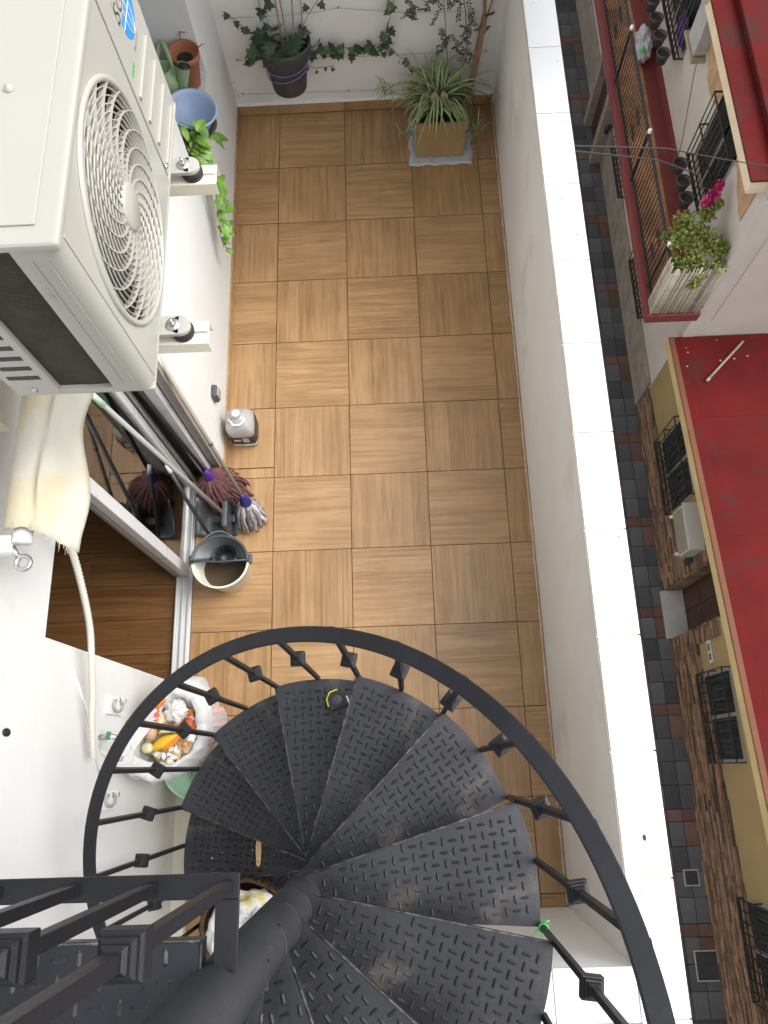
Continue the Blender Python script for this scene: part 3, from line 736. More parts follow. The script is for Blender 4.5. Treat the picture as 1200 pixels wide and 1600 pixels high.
# small embossed marks on the corner post
part('embossed_mark', text_mb('A CE', .016, .0004, tr(.094, AY0-.0009, 3.02) @ rot('X', PI/2) @ rot('Z', -PI/2)), 'ac_rib', ac)
# cavity, fan
part('fan_shroud', MB().lathe([(FR+.004, 0), (FR-.002, -.05), (FR-.01, -.13), (0, -.135)], 40, X=tr(AX-.02, FY, FZ) @ rot('Y', PI/2)), 'ac_dark', ac)
fan = part('fan', MB().lathe([(0, .02), (.05, .02), (.062, .0), (.062, -.05)], 24, X=tr(AX-.09, FY, FZ) @ rot('Y', PI/2)), 'ac_blade', ac)
for q in range(3):
    rows = []
    for i in range(7):
        r0 = .06+(FR-.075)*i/6; row = []
        for j in range(9):
            a = q*2*PI/3+(j/8)*1.75+.35*i/6
            row.append((AX-.075-.035*j/8, FY+r0*math.cos(a), FZ+r0*math.sin(a)))
        rows.append(row)
    part('blade', MB().grid(rows), 'ac_blade', fan, solid=.003)
# grille
bez_ring = MB().lathe([(FR+.004, .0005), (FR+.003, .005), (FR-.001, .008), (FR-.007, .008), (FR-.010, .005), (FR-.010, -.014), (FR-.006, -.016), (FR+.003, -.012)], 72, X=tr(AX, FY, FZ) @ rot('Y', PI/2))
guard = part('fan_guard', bez_ring, 'ac', ac)
RI = FR-.010
for q in range(12):
    r0 = .054+(RI-.054)*(q+.6)/12.2
    part('guard_ring', MB().lathe([(r0-.0010, -.004), (r0-.0010, .0003), (r0, .0012), (r0+.0010, .0003), (r0+.0010, -.004), (r0-.0010, -.004)], 64, X=tr(AX+.003+.006*(1-(r0/RI)**2), FY, FZ) @ rot('Y', PI/2)), 'ac_rib', guard)
spm = MB(); pts_t = []; NS = 14
vv = []
for i in range(NS+1):
    f = i/NS; r0 = .046+(RI-.045)*f; a = -1.15*f**1.15
    c_, s_ = math.cos(a), math.sin(a); dome = .006*(1-(r0/RI)**2)
    tx, ty = -s_, c_
    w = .0021
    vv.append([(dome-.011, r0*c_-tx*w, r0*s_-ty*w), (dome+.003, r0*c_-tx*w, r0*s_-ty*w), (dome+.003, r0*c_+tx*w, r0*s_+ty*w), (dome-.011, r0*c_+tx*w, r0*s_+ty*w)])
spme = spm.grid(vv, close=True, sm=False).mesh('guard_spoke')
for q in range(20):
    o = link('guard_spoke', spme, 'ac_rib', guard); o.location = Vector((AX+.003, FY, FZ))-wloc(guard); o.rotation_euler = (q*2*PI/20, 0, 0)
part('guard_hub', MB().lathe([(0, .013), (.044, .0125), (.050, .009), (.052, -.006)], 40, X=tr(AX+.004, FY, FZ) @ rot('Y', PI/2)), 'ac', guard)
# logo and lettering on the service panel
TX = lambda y, z: Matrix(((0, 0, 1, AX-.0012), (1, 0, 0, y), (0, 1, 0, z), (0, 0, 0, 1)))
part('logo_disc', MB().lathe([(0, .0006), (.062, .0006), (.062, 0)], 48, X=tr(AX-.0022, -2.722, 2.962) @ rot('Y', PI/2), sm=False), 'logo_blue', ac)
arcs = MB()
for sx_ in (-.026, 0, .026):
    arcs.tube([(AX-.0013, -2.722+sx_*math.cos(t_), 2.962+.060*math.sin(t_)) for t_ in [-PI/2+PI*k/14 for k in range(15)]], .0011, 4)
arcs.tube([(AX-.0013, -2.784, 2.955), (AX-.0013, -2.66, 2.955)], .0011, 4)
part('logo_line', arcs, 'white_plastic', ac)
part('logo_band', MB().box(AX-.0013, AX-.0009, -2.80, -2.655, 2.975, 3.03), 'ac', ac)
part('logo_text', text_mb('SG', .062, .0004, TX(-2.805, 2.98)), 'logo_dark', ac)
part('eco_text', text_mb('eco', .026, .0004, TX(-2.842, 2.884), shear=.2), 'logo_green', ac)
part('inverter_text', text_mb('Inverter', .018, .0003, TX(-2.768, 2.886), shear=.2), 'logo_grey', ac)
# feet
for y in (-2.822, -3.302):
    f = part('mounting_foot', MB().box(AX-.04, AX+.045, y-.026, y+.026, AZ0-.012, AZ0-.0005).lathe([(.026, -.012), (.026, -.0005), (0, -.0005)], 16, X=tr(AX+.045, y, AZ0)), 'ac', ac, .002)
    part('rubber_pad', MB().lathe([(0, 0), (.027, 0), (.029, .013), (.025, .026), (0, .026)], 20, X=tr(AX+.046, y, AZ0-.0385)), 'rubber', f)
    part('bolt', MB().lathe([(0, .003), (.017, .003), (.017, 0)], 18, X=tr(AX+.03, y, AZ0-.0003)).lathe([(0, .012), (.010, .012), (.010, .003)], 6, X=tr(AX+.03, y, AZ0), sm=False).lathe([(0, .022), (.0045, .022), (.0045, .012)], 10, X=tr(AX+.03, y, AZ0)), 'steel', f)
# brackets carrying it
for i, y in enumerate((-2.822, -3.302)):
    b = thing('wall_bracket', ('cream steel bracket arm under the far end of the air conditioner', 'cream steel bracket arm under the near end of the air conditioner')[i], 'bracket', (DX, y, 2.5), 'brackets carrying the air conditioner')
    part('arm', MB().box(DX+.005, .278, y-.031, y+.031, 2.5585, 2.561).box(DX+.005, .278, y-.031, y-.0285, 2.52, 2.5583).box(DX+.005, .278, y+.0285, y+.031, 2.52, 2.5583), 'bracket', b, .001)
    part('upright', MB().box(DX+.0005, DX+.0045, y-.031, y+.031, 2.1, 2.62).box(DX+.0046, DX+.04, y-.031, y-.0285, 2.1, 2.518), 'bracket', b, .001)
    part('slot', MB().prism([(.0+.018*math.cos(a)+(.022 if math.cos(a) > 0 else -.022), .0035*math.sin(a)*1.0) for a in [k*PI/8 for k in range(16)]], 0, .0006, X=tr(.238, y, 2.561)), 'pole_taupe', b)

# ================================================================== AWNING, HOSE, WALL FITTINGS
aw = thing('rolled_awning', 'yellowed white canvas awning rolled under the air conditioner with a chrome crank eye', 'awning', (-.40, -3.5, 2.2))
rows = []
for i in range(28):
    f = i/27; y = -2.75-.93*f; row = []
    for j in range(22):
        g = j/21
        edge = .012*math.sin(f*17)+.018*math.sin(f*6.1+1)
        if g < .45:
            a = PI*.95-(g/.45)*PI*.75
            x = -.312+.05*math.cos(a); z = 2.20+.05*math.sin(a)
        else:
            h = (g-.45)/.55
            x = -.268+(.085+edge)*h+.004*math.sin(f*13+h*3); z = 2.236-.03*h-.09*h*h+.010*math.sin(f*9+h*5)+.0025*math.sin(f*31+h*9)+.002*math.sin(f*17-h*14)
        if i == 27: y2 = y-.012*rnd(0, 1)-(.07*max(0, g-.35))
        else: y2 = y-(.07*max(0, g-.35))*max(0, f-.7)/.3
        row.append((x, y2, z))
    rows.append(row)
part('canvas', MB().grid(rows), 'canvas', aw, solid=.0015)
fr = MB()
for k in range(26):
    g = .5+.5*k/26; p = rows[-1][min(21, int(g*21))]
    fr.tube([p, (p[0]+rnd(-.006, .006), p[1]-rnd(.008, .022), p[2]-rnd(0, .01))], .0006, 3)
part('frayed_threads', fr, 'canvas', aw, kind='stuff')
part('roller', MB().tube([(-.315, -3.66, 2.195), (-.315, -2.72, 2.195)], .042, 20), 'canvas', aw)
part('end_cap', MB().tube([(-.315, -3.67, 2.195), (-.315, -3.715, 2.195)], .026, 16), 'white_plastic', aw)
part('gear_box', MB().box(-.44, -.345, -3.74, -3.69, 2.15, 2.20), 'white_plastic', aw, .008)
part('wall_plate', MB().box(DX+.0005, -.4405, -3.80, -3.66, 2.11, 2.27), 'white_plastic', aw, .004)
eye = [(-.318+.020*math.cos(a), -3.765+.020*math.sin(a), 2.17) for a in [k*2*PI/20 for k in range(21)]]
part('crank_eye', MB().tube(eye, .0065, 8, cap=False).tube([(-.35, -3.72, 2.18), (-.335, -3.75, 2.172)], .009, 10), 'steel', aw)
# hose
hp = [Vector(p) for p in ((-.375, -3.45, 1.98), (-.385, -3.53, 1.86), (-.395, -3.60, 1.70), (-.405, -3.72, 1.55), (-.41, -3.83, 1.455), (-.415, -3.95, 1.40), (-.42, -4.04, 1.36), (-.43, -4.15, 1.315), (-.44, -4.27, 1.25))]
fine = []
for i in range(len(hp)-1):
    a = hp[max(i-1, 0)]; b_ = hp[i]; c_ = hp[i+1]; d_ = hp[min(i+2, len(hp)-1)]
    for s in range(24):
        u = s/24
        fine.append(.5*((2*b_)+(c_-a)*u+(2*a-5*b_+4*c_-d_)*u*u+(3*b_-a-3*c_+d_)*u**3))
single('drain_hose', MB().tube(fine, [(.0102 if i % 2 else .0140) for i in range(len(fine))], 10), 'hose', 'cream corrugated drain hose curving down the white wall', 'hose', tuple(hp[4]))
def clip_plate(y, z, lab):
    c = thing('pipe_clip', lab, 'clip', (DX, y, z), 'open pipe clips on the wall')
    part('plate', MB().box(DX+.0005, DX+.014, y-.036, y+.036, z-.085, z+.085), 'white_plastic', c, .002)
    arc = [(y+.024*math.cos(a), z+.05*math.sin(a)) for a in [R(40)+k*R(280)/16 for k in range(17)]]
    part('jaw', MB().tube([(DX+.022, p, q) for p, q in arc], .006, 8), 'pole_grey', c)
    for s in (40, 320):
        part('screw', MB().lathe([(0, .003), (.0095, .002), (.0095, 0)], 14, X=tr(DX+.038, y+.026*math.cos(R(s)), z+.05*math.sin(R(s))) @ rot('Y', PI/2)), 'steel', c)
clip_plate(-4.062, 1.0, 'white open pipe clip on the wall next to the hose, upper of two')
clip_plate(-4.425, 1.0, 'white open pipe clip on the wall just left of the lower balusters')
single('wall_hole', MB().lathe([(0, .0012), (.016, .001), (.013, -.0)], 16, X=tr(DX+.0004, -4.2, 1.845) @ rot('Y', PI/2) @ Matrix.Diagonal((1.6, .8, 1, 1))), 'seal', 'small dark drill hole in the white wall at the far left', 'hole', (DX, -4.2, 1.845))
so = thing('wall_socket', 'grey weatherproof socket low on the white wall above the bottle', 'socket', (WX, -2.334, .381))
part('box', MB().box(WX+.0005, WX+.03, -2.37, -2.30, .34, .425), 'grey_plastic', so, .006)
part('cover', MB().box(WX+.0302, WX+.04, -2.362, -2.308, .348, .417), 'pole_grey', so, .004)
part('keyhole', MB().lathe([(0, .001), (.006, .001), (.006, 0)], 12, X=tr(WX+.0402, -2.335, .36) @ rot('Y', PI/2)), 'steel', so)
co = MB().tube([(DX+.004, -3.97, 1.42), (DX+.004, -4.10, 1.27), (DX+.004, -4.33, 1.10)], .004, 6)
single('thin_cable', co, 'white_plastic', 'thin white cable clipped to the wall beside the hose', 'cable', (DX, -4.1, 1.3))
M['tap_green'] = pm('tap_green', (.06, .20, .09), .4)
tp = thing('garden_tap', 'garden tap with a green lever half hidden behind the rubbish bag', 'tap', (DX, -4.19, 1.12))
part('body', MB().tube([(DX, -4.19, 1.12), (DX+.06, -4.19, 1.12)], .011, 12).tube([(DX+.055, -4.19, 1.12), (DX+.06, -4.19, 1.07)], .009, 10), 'steel', tp)
part('lever', MB().box(DX+.035, DX+.052, -4.20, -4.17, 1.133, 1.143), 'tap_green', tp, .003)

# ================================================================== CLEANING THINGS
def bottle(cx, cy):
    t = thing('water_bottle', 'large clouded plastic water jug with navy label standing by the left wall', 'bottle', (cx, cy, 0))
    rows = []
    prof = [(.0, .004), (.06, .004), (.074, .015), (.078, .05), (.076, .075), (.078, .10), (.078, .14), (.077, .175), (.080, .20), (.076, .23), (.06, .258), (.036, .275), (.024, .283), (.019, .286), (.019, .312), (.0, .312)]
    n = 40
    for r, z in prof:
        row = []
        for k in range(n):
            a = 2*PI*k/n; q = min(1, r/.06)
            p = 2+3.2*q*(z < .27)
            d = (abs(math.cos(a))**p+abs(math.sin(a))**p)**(-1/p)
            w = r*d*(1+(.035*math.cos(8*a) if z < .05 else (.012*math.cos(12*a) if z > .19 else 0)))
            row.append((cx+w*math.cos(a), cy+w*math.sin(a)*.96, z+.001))
        rows.append(row)
    part('body', MB().grid(rows, close=True), 'bottle', t)
    lab = MB(); lr = []
    for z in (.072, .165):
        lr.append([(cx+.0830*math.cos(a)*(abs(math.cos(a))**5.2+abs(math.sin(a))**5.2)**(-1/5.2), cy+.0800*math.sin(a)*(abs(math.cos(a))**5.2+abs(math.sin(a))**5.2)**(-1/5.2), z) for a in [2*PI*k/n for k in range(n)]])
    lb = part('label_band', MB().grid(lr, close=True), 'label_navy', t)
    part('label_print', MB().box(cx+.005, cx+.04, cy-.0815, cy-.0803, .10, .15).box(cx-.045, cx-.008, cy-.0815, cy-.0803, .115, .135), 'label_print', lb)
    part('carry_handle', MB().tube([(cx-.035, cy+.005, .262), (cx-.045, cy-.02, .285), (cx-.02, cy-.055, .285), (cx+.02, cy-.055, .285), (cx+.045, cy-.02, .285), (cx+.035, cy+.005, .262)], .0055, 8), 'white_plastic', t)
    part('cap', MB().lathe([(0, .328), (.0205, .327), (.022, .324), (.022, .309), (.0, .309)], 20, X=tr(cx, cy, 0)), 'white_plastic', t)
bottle(-.168, -2.43)

KX, KY = -.235, -3.275
k = thing('mop_bucket', 'ivory mop bucket with grey wringer and dirty water by the sliding door', 'bucket', (KX, KY, 0))
part('pail', MB().lathe([(0, .001), (.112, .001), (.118, .01), (.146, .262), (.153, .268), (.155, .275), (.150, .279), (.143, .276), (.138, .262), (.112, .012), (0, .010)], 44, X=tr(KX, KY, 0) @ Matrix.Diagonal((1, .93, 1, 1))), 'ivory', k)
part('water', MB().lathe([(0, .12), (.1245, .12)], 36, X=tr(KX, KY, 0) @ Matrix.Diagonal((1, .93, 1, 1))), 'water', k)
wr = MB(); N = 28
rim = [(KX+.150*math.cos(a), KY+.14*math.sin(a)) for a in [R(2)+R(176)*i/N for i in range(N+1)]]
# funnel: rim arc down to the round sieve
FX_, FY_ = KX+.012, KY+.052
rows = []
for f, zz in ((0, .287), (.12, .284), (.4, .268), (.75, .245), (1, .225)):
    row = []
    for i in range(41):
        if i <= 28: p = rim[i]
        else:
            u = (i-28)/13; p = (rim[28][0]+(rim[0][0]-rim[28][0])*(u if i < 41 else 0), KY+.004-.004*math.sin(PI*u))
        a = math.atan2(p[1]-FY_, p[0]-FX_)
        q = (FX_+.052*math.cos(a), FY_+.046*math.sin(a))
        row.append((p[0]+(q[0]-p[0])*f, p[1]+(q[1]-p[1])*f, zz))
    rows.append(row)
wring = part('wringer', MB().grid(rows), 'grey_plastic', k, solid=.002)
part('wringer_rim', MB().tube([(p[0], p[1], .287) for p in rim], .008, 8).tube([(rim[-1][0], rim[-1][1], .287), (KX-.06, KY+.003, .285), (KX, KY, .285), (KX+.07, KY+.003, .285), (rim[0][0], rim[0][1], .287)], .005, 8), 'grey_plastic', k)
part('sieve', MB().lathe([(.054, .226), (.046, .16), (.03, .145), (0, .143)], 28, X=tr(FX_, FY_, 0) @ Matrix.Diagonal((1, .9, 1, 1))), 'dark_plastic', wring)
for i in range(14):
    a = 2*PI*i/14
    part('sieve_rib', MB().box(-.0022, .0022, -.004, .004, .15, .226, X=tr(FX_+.047*math.cos(a), FY_+.042*math.sin(a), 0) @ rot('Z', a+PI/2)), 'dark_plastic', wring)
for x in (-.045, .075):
    part('notch', MB().lathe([(0, .001), (.014, .001), (.014, 0)], 12, X=tr(KX+x, KY+.018, .264)), 'seal', wring)
for s in (-1, 1):
    part('lug', MB().box(-.014, .014, -.02, .03, 0, .035, X=tr(KX+s*.155, KY+.01, .245)), 'grey_plastic', k, .005)
part('wire_handle', MB().tube(bez((KX-.158, KY+.01, .27), (KX-.02, KY+.33, .30), (KX+.158, KY+.01, .27), 16), .003, 6), 'steel', k)

# dustpan with long handle
d = thing('dustpan', 'grey upright dustpan with dark handle and white tip behind the mop bucket', 'dustpan', (-.31, -2.97, 0))
rows = []
for i in range(9):
    f = i/8; row = []
    for j in range(13):
        g = j/12*2-1
        x = -.312+.125*g*(1-.18*f); y = -3.06+.20*f
        z = .012+.10*(abs(g)**3)*(.4+.6*f)+.16*max(0, f-.62)**1.3
        row.append((x, y, z))
    rows.append(row)
part('pan', MB().grid(rows), 'grey_plastic', d, solid=.003)
part('hood', MB().box(-.255, -.225, -3.05, -2.9, .06, .20, X=None), 'grey_plastic', d, .01)
part('pole', MB().tube([(-.35, -3.06, .10), (-.40, -2.96, .33), (-.437, -2.865, .56)], .0105, 10), 'dark_plastic', d)
part('tip', MB().tube([(-.437, -2.865, .56), (-.447, -2.838, .60)], [.013, .012], 12), 'white_plastic', d)
# broom
b = thing('broom', 'grey broom pole with mint grip resting in the dustpan', 'broom', (-.24, -2.97, 0))
p0, p1 = Vector((-.240, -2.972, .10)), Vector((-.447, -2.915, 1.44))
part('pole', MB().tube([p0, p1], .0115, 12), 'pole_grey', b)
part('grip', MB().tube([p1, p1+(p1-p0).normalized()*.13], [.014, .012], 12), 'mint', b)
part('brush_block', MB().box(-.33, -.20, -2.995, -2.95, .055, .10), 'dark_plastic', b, .008)
br = MB()
for i in range(90):
    x = rnd(-.325, -.205); y = rnd(-2.99, -2.955)
    br.tube([(x, y, .056), (x+rnd(-.012, .012), y+rnd(-.01, .01), .02)], .0016, 3)
part('bristles', br, 'dark_plastic', b, kind='stuff')
def mop(name, lab, top, fer, cent, rad, mat, ferm, polem, n, thick, joint, hh):
    t = thing(name, lab, 'mop', (cent[0], cent[1], 0))
    top = Vector(top); fer = Vector(fer); dr = (top-fer).normalized()
    part('pole', MB().tube([fer+dr*.02, top], .0105, 12), polem, t)
    part('pole_joint', MB().tube([fer+(top-fer)*joint-dr*.006, fer+(top-fer)*joint+dr*.006], .012, 12), 'dark_plastic', t)
    X = tr(*fer) @ aim(dr)
    part('socket', MB().lathe([(0, -.045), (.03, -.045), (.034, -.03), (.031, -.012), (.018, .02), (.014, .05), (.0, .05)], 24, X=X), ferm, t)
    st = MB()
    for i in range(n):
        a = rnd(0, 2*PI); q = rad*math.sqrt(rnd(.12, 1))
        s = fer-dr*.03+Vector((math.cos(a), math.sin(a), 0))*.024
        e = Vector((cent[0]+q*math.cos(a)*rnd(.9, 1.12), cent[1]+q*math.sin(a)*rnd(.9, 1.1), thick+rnd(.0, .035)))
        m = (s+e)/2+Vector((math.cos(a)*rad*rnd(.15, .45), math.sin(a)*rad*rnd(.15, .45), rnd(.02, .07)))
        pts = bez(s, m, e, 7)
        for p in pts[2:-1]: p.x += rnd(-.006, .006); p.y += rnd(-.006, .006)
        for p in pts: p.z = max(p.z, thick+.002)
        st.tube(pts, thick, 5, t=rnd(0, 1), flat=hh)
    part('strands', st, mat, t, kind='stuff')
mop('string_mop', 'mop of reddish brown yarn with purple socket leaning in the door corner', (-.425, -2.695, 1.27), (-.335, -2.752, .235), (-.262, -2.815), .145, 'red_yarn', 'purple', 'seal', 230, .0042, .9, 1)
mop('strip_mop', 'mop of grey-white cloth strips with navy socket and taupe pole', (-.292, -2.615, 1.28), (-.128, -2.905, .215), (-.125, -2.965), .088, 'white_strip', 'navy', 'pole_taupe', 60, .011, .45, .3)

# ================================================================== RUBBISH BAG AND GREEN BUCKET
g = thing('green_bucket', 'pale mint plastic bucket under the rubbish bag by the wall', 'bucket', (-.30, -4.28, 0))
part('pail', MB().lathe([(0, .001), (.125, .001), (.13, .01), (.168, .30), (.178, .305), (.178, .315), (.165, .315), (.125, .012), (0, .010)], 40, X=tr(-.295, -4.285, 0)), 'mint', g)
part('rim_band', MB().lathe([(.170, .262), (.176, .264), (.177, .28), (.171, .282)], 40, X=tr(-.295, -4.285, 0)), 'mint', g)
bagt = thing('rubbish_bag', 'open white carrier bag full of kitchen scraps hanging at the wall', 'bag', (-.27, -4.17, .3))
rim3 = [(-.455, -4.285, 1.0), (-.40, -4.135, .93), (-.345, -4.03, .90), (-.275, -3.995, .86), (-.215, -4.03, .80), (-.195, -4.11, .76), (-.195, -4.19, .74), (-.235, -4.265, .76), (-.31, -4.315, .80), (-.39, -4.325, .88)]
mid = [(-.44, -4.30, .84), (-.40, -4.09, .78), (-.345, -3.965, .77), (-.25, -3.915, .74), (-.155, -3.965, .69), (-.095, -4.075, .64), (-.11, -4.165, .61), (-.17, -4.25, .62), (-.29, -4.345, .70), (-.37, -4.375, .76)]
low = [(-.42, -4.26, .60), (-.40, -4.12, .57), (-.345, -4.03, .54), (-.26, -4.00, .52), (-.185, -4.03, .5), (-.145, -4.10, .48), (-.145, -4.19, .47), (-.19, -4.27, .47), (-.27, -4.32, .49), (-.35, -4.32, .54)]
inn = [(x*.75-.27*.25, y*.75-4.16*.25, z-.10) for x, y, z in rim3]
def loop(P, n, amp, seed):
    r = random.Random(seed); m = len(P); o = []
    ph = [r.uniform(0, 6) for _ in range(4)]
    for i in range(n):
        u = i/n*m; k = int(u); f = u-k
        a, b_, c_, d_ = (Vector(P[(k+q) % m]) for q in (-1, 0, 1, 2))
        v = .5*((2*b_)+(c_-a)*f+(2*a-5*b_+4*c_-d_)*f*f+(3*b_-a-3*c_+d_)*f**3)
        w = amp*(.8*math.sin(i*.31+ph[0])+.6*math.sin(i*.83+ph[1]+1.5*math.sin(i*.17+ph[3]))+.5*math.sin(i*1.7+ph[2])*max(0, math.sin(i*.21+ph[1]))+r.uniform(-.25, .25))
        dv = Vector((v.x+.27, v.y+4.16, 0)).normalized()
        o.append(v+dv*w+Vector((0, 0, w*.6*math.sin(i+ph[3]))))
    return o
NB = 96
L_ = [loop(inn, NB, .004, 1), loop([((a[0]+b_[0])/2, (a[1]+b_[1])/2, (a[2]+b_[2])/2-.01) for a, b_ in zip(inn, rim3)], NB, .005, 2), loop(rim3, NB, .006, 3),
      loop([((a[0]+b_[0])/2*1.0, (a[1]+b_[1])/2, (a[2]+b_[2])/2+.025) for a, b_ in zip(rim3, mid)], NB, .008, 4), loop(mid, NB, .010, 5),
      loop([((a[0]*.55+b_[0]*.45), (a[1]*.55+b_[1]*.45), (a[2]+b_[2])/2) for a, b_ in zip(mid, low)], NB, .011, 6), loop(low, NB, .006, 7),
      loop([(x*.5-.135, y*.5-2.08, .33) for x, y, z in low], NB, .003, 8), [Vector((-.27, -4.16, .32))]*NB]
part('sack', MB().grid([[tuple(p) for p in r] for r in L_], close=True), 'bag', bagt)
part('handle_loop', MB().tube(bez((-.43, -4.27, .97), (-.52, -4.24, 1.16), (-.415, -4.195, 1.12), 10), [.012-.0008*i for i in range(11)], 7, flat=.35), 'bag', bagt)
pr_ = MB()
for i, (u0, u1) in enumerate(((.46, .52), (.54, .57), (.60, .66))):
    rws = []
    for q in (3.25, 3.6, 4.0, 4.4):
        a = int(q); f = q-a; row = []
        for k_ in range(9):
            ii = int((u0+(u1-u0)*k_/8)*NB); p = L_[a][ii]*(1-f)+L_[a+1][ii]*f
            dv = Vector((p.x+.27, p.y+4.16, .12)).normalized(); row.append(tuple(p+dv*.003))
        rws.append(row)
    pr_.grid(rws)
part('printed_letters', pr_, 'bag_print', bagt)
M['heap'] = pm('mixed_scraps', (.50, .40, .27), .6, .35, 25, .8, 60, spots=(.55, .22, .06), sps=22, spt=.58)
SC = (-.30, -4.155, .775)
def scrap(name, lab, cat, mb, mat, loc, **kw): return single(name, mb, mat, lab, cat, loc, **kw)
heap = crumple(-.31, -4.16, .69, .115, .13, .06, 21, 44, .2)
scrap('scrap_heap', 'pale vegetable scraps filling the white rubbish bag', 'food scraps', heap, 'heap', (-.3, -4.155, .69))
def strip(p0, p1, p2, w, curl=.5, n=8):
    pts = bez(p0, p1, p2, n); rows = []
    for i, p in enumerate(pts):
        d = (pts[min(i+1, n)]-pts[max(i-1, 0)]).normalized(); s = d.cross(Vector((0, 0, 1))).normalized(); f = math.sin(PI*min(.96, max(.08, i/n)))**.6
        rows.append([tuple(p+s*w*f*q+Vector((0, 0, -abs(q)**2*w*curl))) for q in (-1, -.5, 0, .5, 1)])
    return MB().grid(rows)
scrap('banana_peel', 'bright yellow banana peel in the middle of the open rubbish bag', 'banana peel', strip((-.385, -4.235, .775), (-.335, -4.2, .815), (-.265, -4.175, .785), .028, .7), 'banana', (-.33, -4.2, .79), solid=.003)
scrap('banana_skin', 'pale inner banana skin strip above the yellow peel in the bag', 'banana peel', strip((-.345, -4.165, .80), (-.295, -4.145, .835), (-.235, -4.15, .785), .015, .6), 'pale_veg', (-.3, -4.15, .8), solid=.003)
scrap('carrot_peel', 'long orange carrot peel beside the banana peel in the bag', 'vegetable peel', strip((-.335, -4.24, .775), (-.285, -4.215, .79), (-.245, -4.165, .775), .009, .4), 'orange', (-.29, -4.21, .78), solid=.002)
scrap('orange_peel', 'piece of orange peel at the top edge of the rubbish bag', 'orange peel', strip((-.355, -4.07, .85), (-.335, -4.045, .875), (-.305, -4.03, .86), .016, .8), 'orange', (-.33, -4.05, .86), solid=.003)
scrap('tomato_piece', 'red tomato piece on the right side of the scraps', 'tomato', crumple(-.225, -4.135, .765, .024, .032, .018, 31, 20, .18), 'tomato', (-.225, -4.135, .765))
scrap('pepper_piece', 'orange-red pepper piece lying below the stair baluster in the bag', 'pepper', crumple(-.255, -4.165, .765, .022, .028, .015, 33, 18, .2), 'orange', (-.255, -4.165, .765))
scrap('onion_half', 'brown papery onion at the left of the scraps', 'onion', crumple(-.38, -4.16, .80, .03, .034, .026, 35, 20, .1), 'onion', (-.38, -4.16, .8))
scrap('potato_peel', 'pale round potato at the lower left of the bag opening', 'potato', crumple(-.395, -4.225, .775, .026, .024, .02, 36, 20, .08), 'pale_veg', (-.395, -4.225, .775))
scrap('red_wrapper', 'red and white crumpled wrapper at the upper left of the bag opening', 'wrapper', crumple(-.365, -4.09, .83, .03, .026, .014, 38, 24, .4), 'red_print', (-.365, -4.09, .83))
scrap('plastic_film', 'clear crumpled food film bulging at the top of the bag', 'plastic film', crumple(-.275, -4.075, .80, .05, .048, .035, 40, 34, .3), 'film', (-.275, -4.075, .8))
scrap('cabbage_leaf', 'pale green vegetable leaf in the upper left of the scraps', 'vegetable', crumple(-.345, -4.105, .80, .034, .03, .016, 42, 24, .35), 'pale_veg', (-.345, -4.105, .8))
scrap('paper_scrap', 'small white torn paper among the scraps beside the tomato', 'paper', crumple(-.215, -4.185, .752, .022, .02, .012, 44, 20, .4), 'white_plastic', (-.215, -4.185, .752))
scrap('mushroom_slice', 'pale peel curl between the pepper and the banana skin', 'vegetable peel', strip((-.27, -4.185, .775), (-.25, -4.15, .81), (-.24, -4.19, .78), .008, .5), 'onion', (-.26, -4.17, .78), solid=.002)

rq = random.Random(77)
bits = MB()
for i in range(130):
    a = rq.uniform(0, 6.28); q = rq.uniform(.02, 1)**.5
    x, y = -.31+.11*q*math.cos(a), -4.16+.125*q*math.sin(a); z = .738+.03*(1-q)+(.10 if x < -.33 else 0)*0
    X = tr(x, y, z) @ rot('Z', rq.uniform(0, 6)) @ rot('X', rq.uniform(-.8, .8)); l = rq.uniform(.008, .022)
    bits.add([(-l, -l*.5, 0), (l*.3, -l*.6, .003), (l, .1*l, -.002), (.2*l, l*.6, .004), (-.7*l, l*.4, 0)], [(0, 1, 2, 3, 4)], i % 4, False, .5, X)
b_o = single('chopped_scraps', bits, ['pale_veg', 'orange', 'white_plastic', 'onion'], 'small chopped peelings and paper bits scattered over the scraps in the bag', 'food scraps', (-.3, -4.155, .74), solid=.002)
b_o['kind'] = 'stuff'
# ================================================================== PLANTS
def leaf_mesh(poly, name, fold=.15, droop=.1, scale=1, thick=0):
    """fan leaf: poly points (x forward), centre rib"""
    v = [(0, 0, 0), (.45*scale, 0, -.02*scale)]
    for x, y in poly: v.append((x*scale, y*scale, fold*abs(y)*scale-droop*x*x*scale))
    f = []
    n = len(poly)
    for i in range(n-1): f.append((1, 2+i, 3+i))
    f += [(0, 2, 1), (0, 1, 1+n)]
    return MB().add(v, f, 0, False).mesh(name)
ivy_poly = [(-.05, -.28), (.10, -.52), (.30, -.28), (.55, -.42), (.62, -.17), (1.0, 0), (.62, .17), (.55, .42), (.30, .28), (.10, .52), (-.05, .28)]
oval_poly = [(.08, -.16), (.28, -.30), (.55, -.30), (.8, -.17), (1, 0), (.8, .17), (.55, .30), (.28, .30), (.08, .16)]
ivy_me = [leaf_mesh(ivy_poly, 'leaf', f, d, 1) for f, d in ((.1, .1), (.3, .2), (-.1, .25))]
oval_me = [leaf_mesh(oval_poly, 'leaf', f, d, 1) for f, d in ((.25, .2), (.4, .35), (.1, .45))]
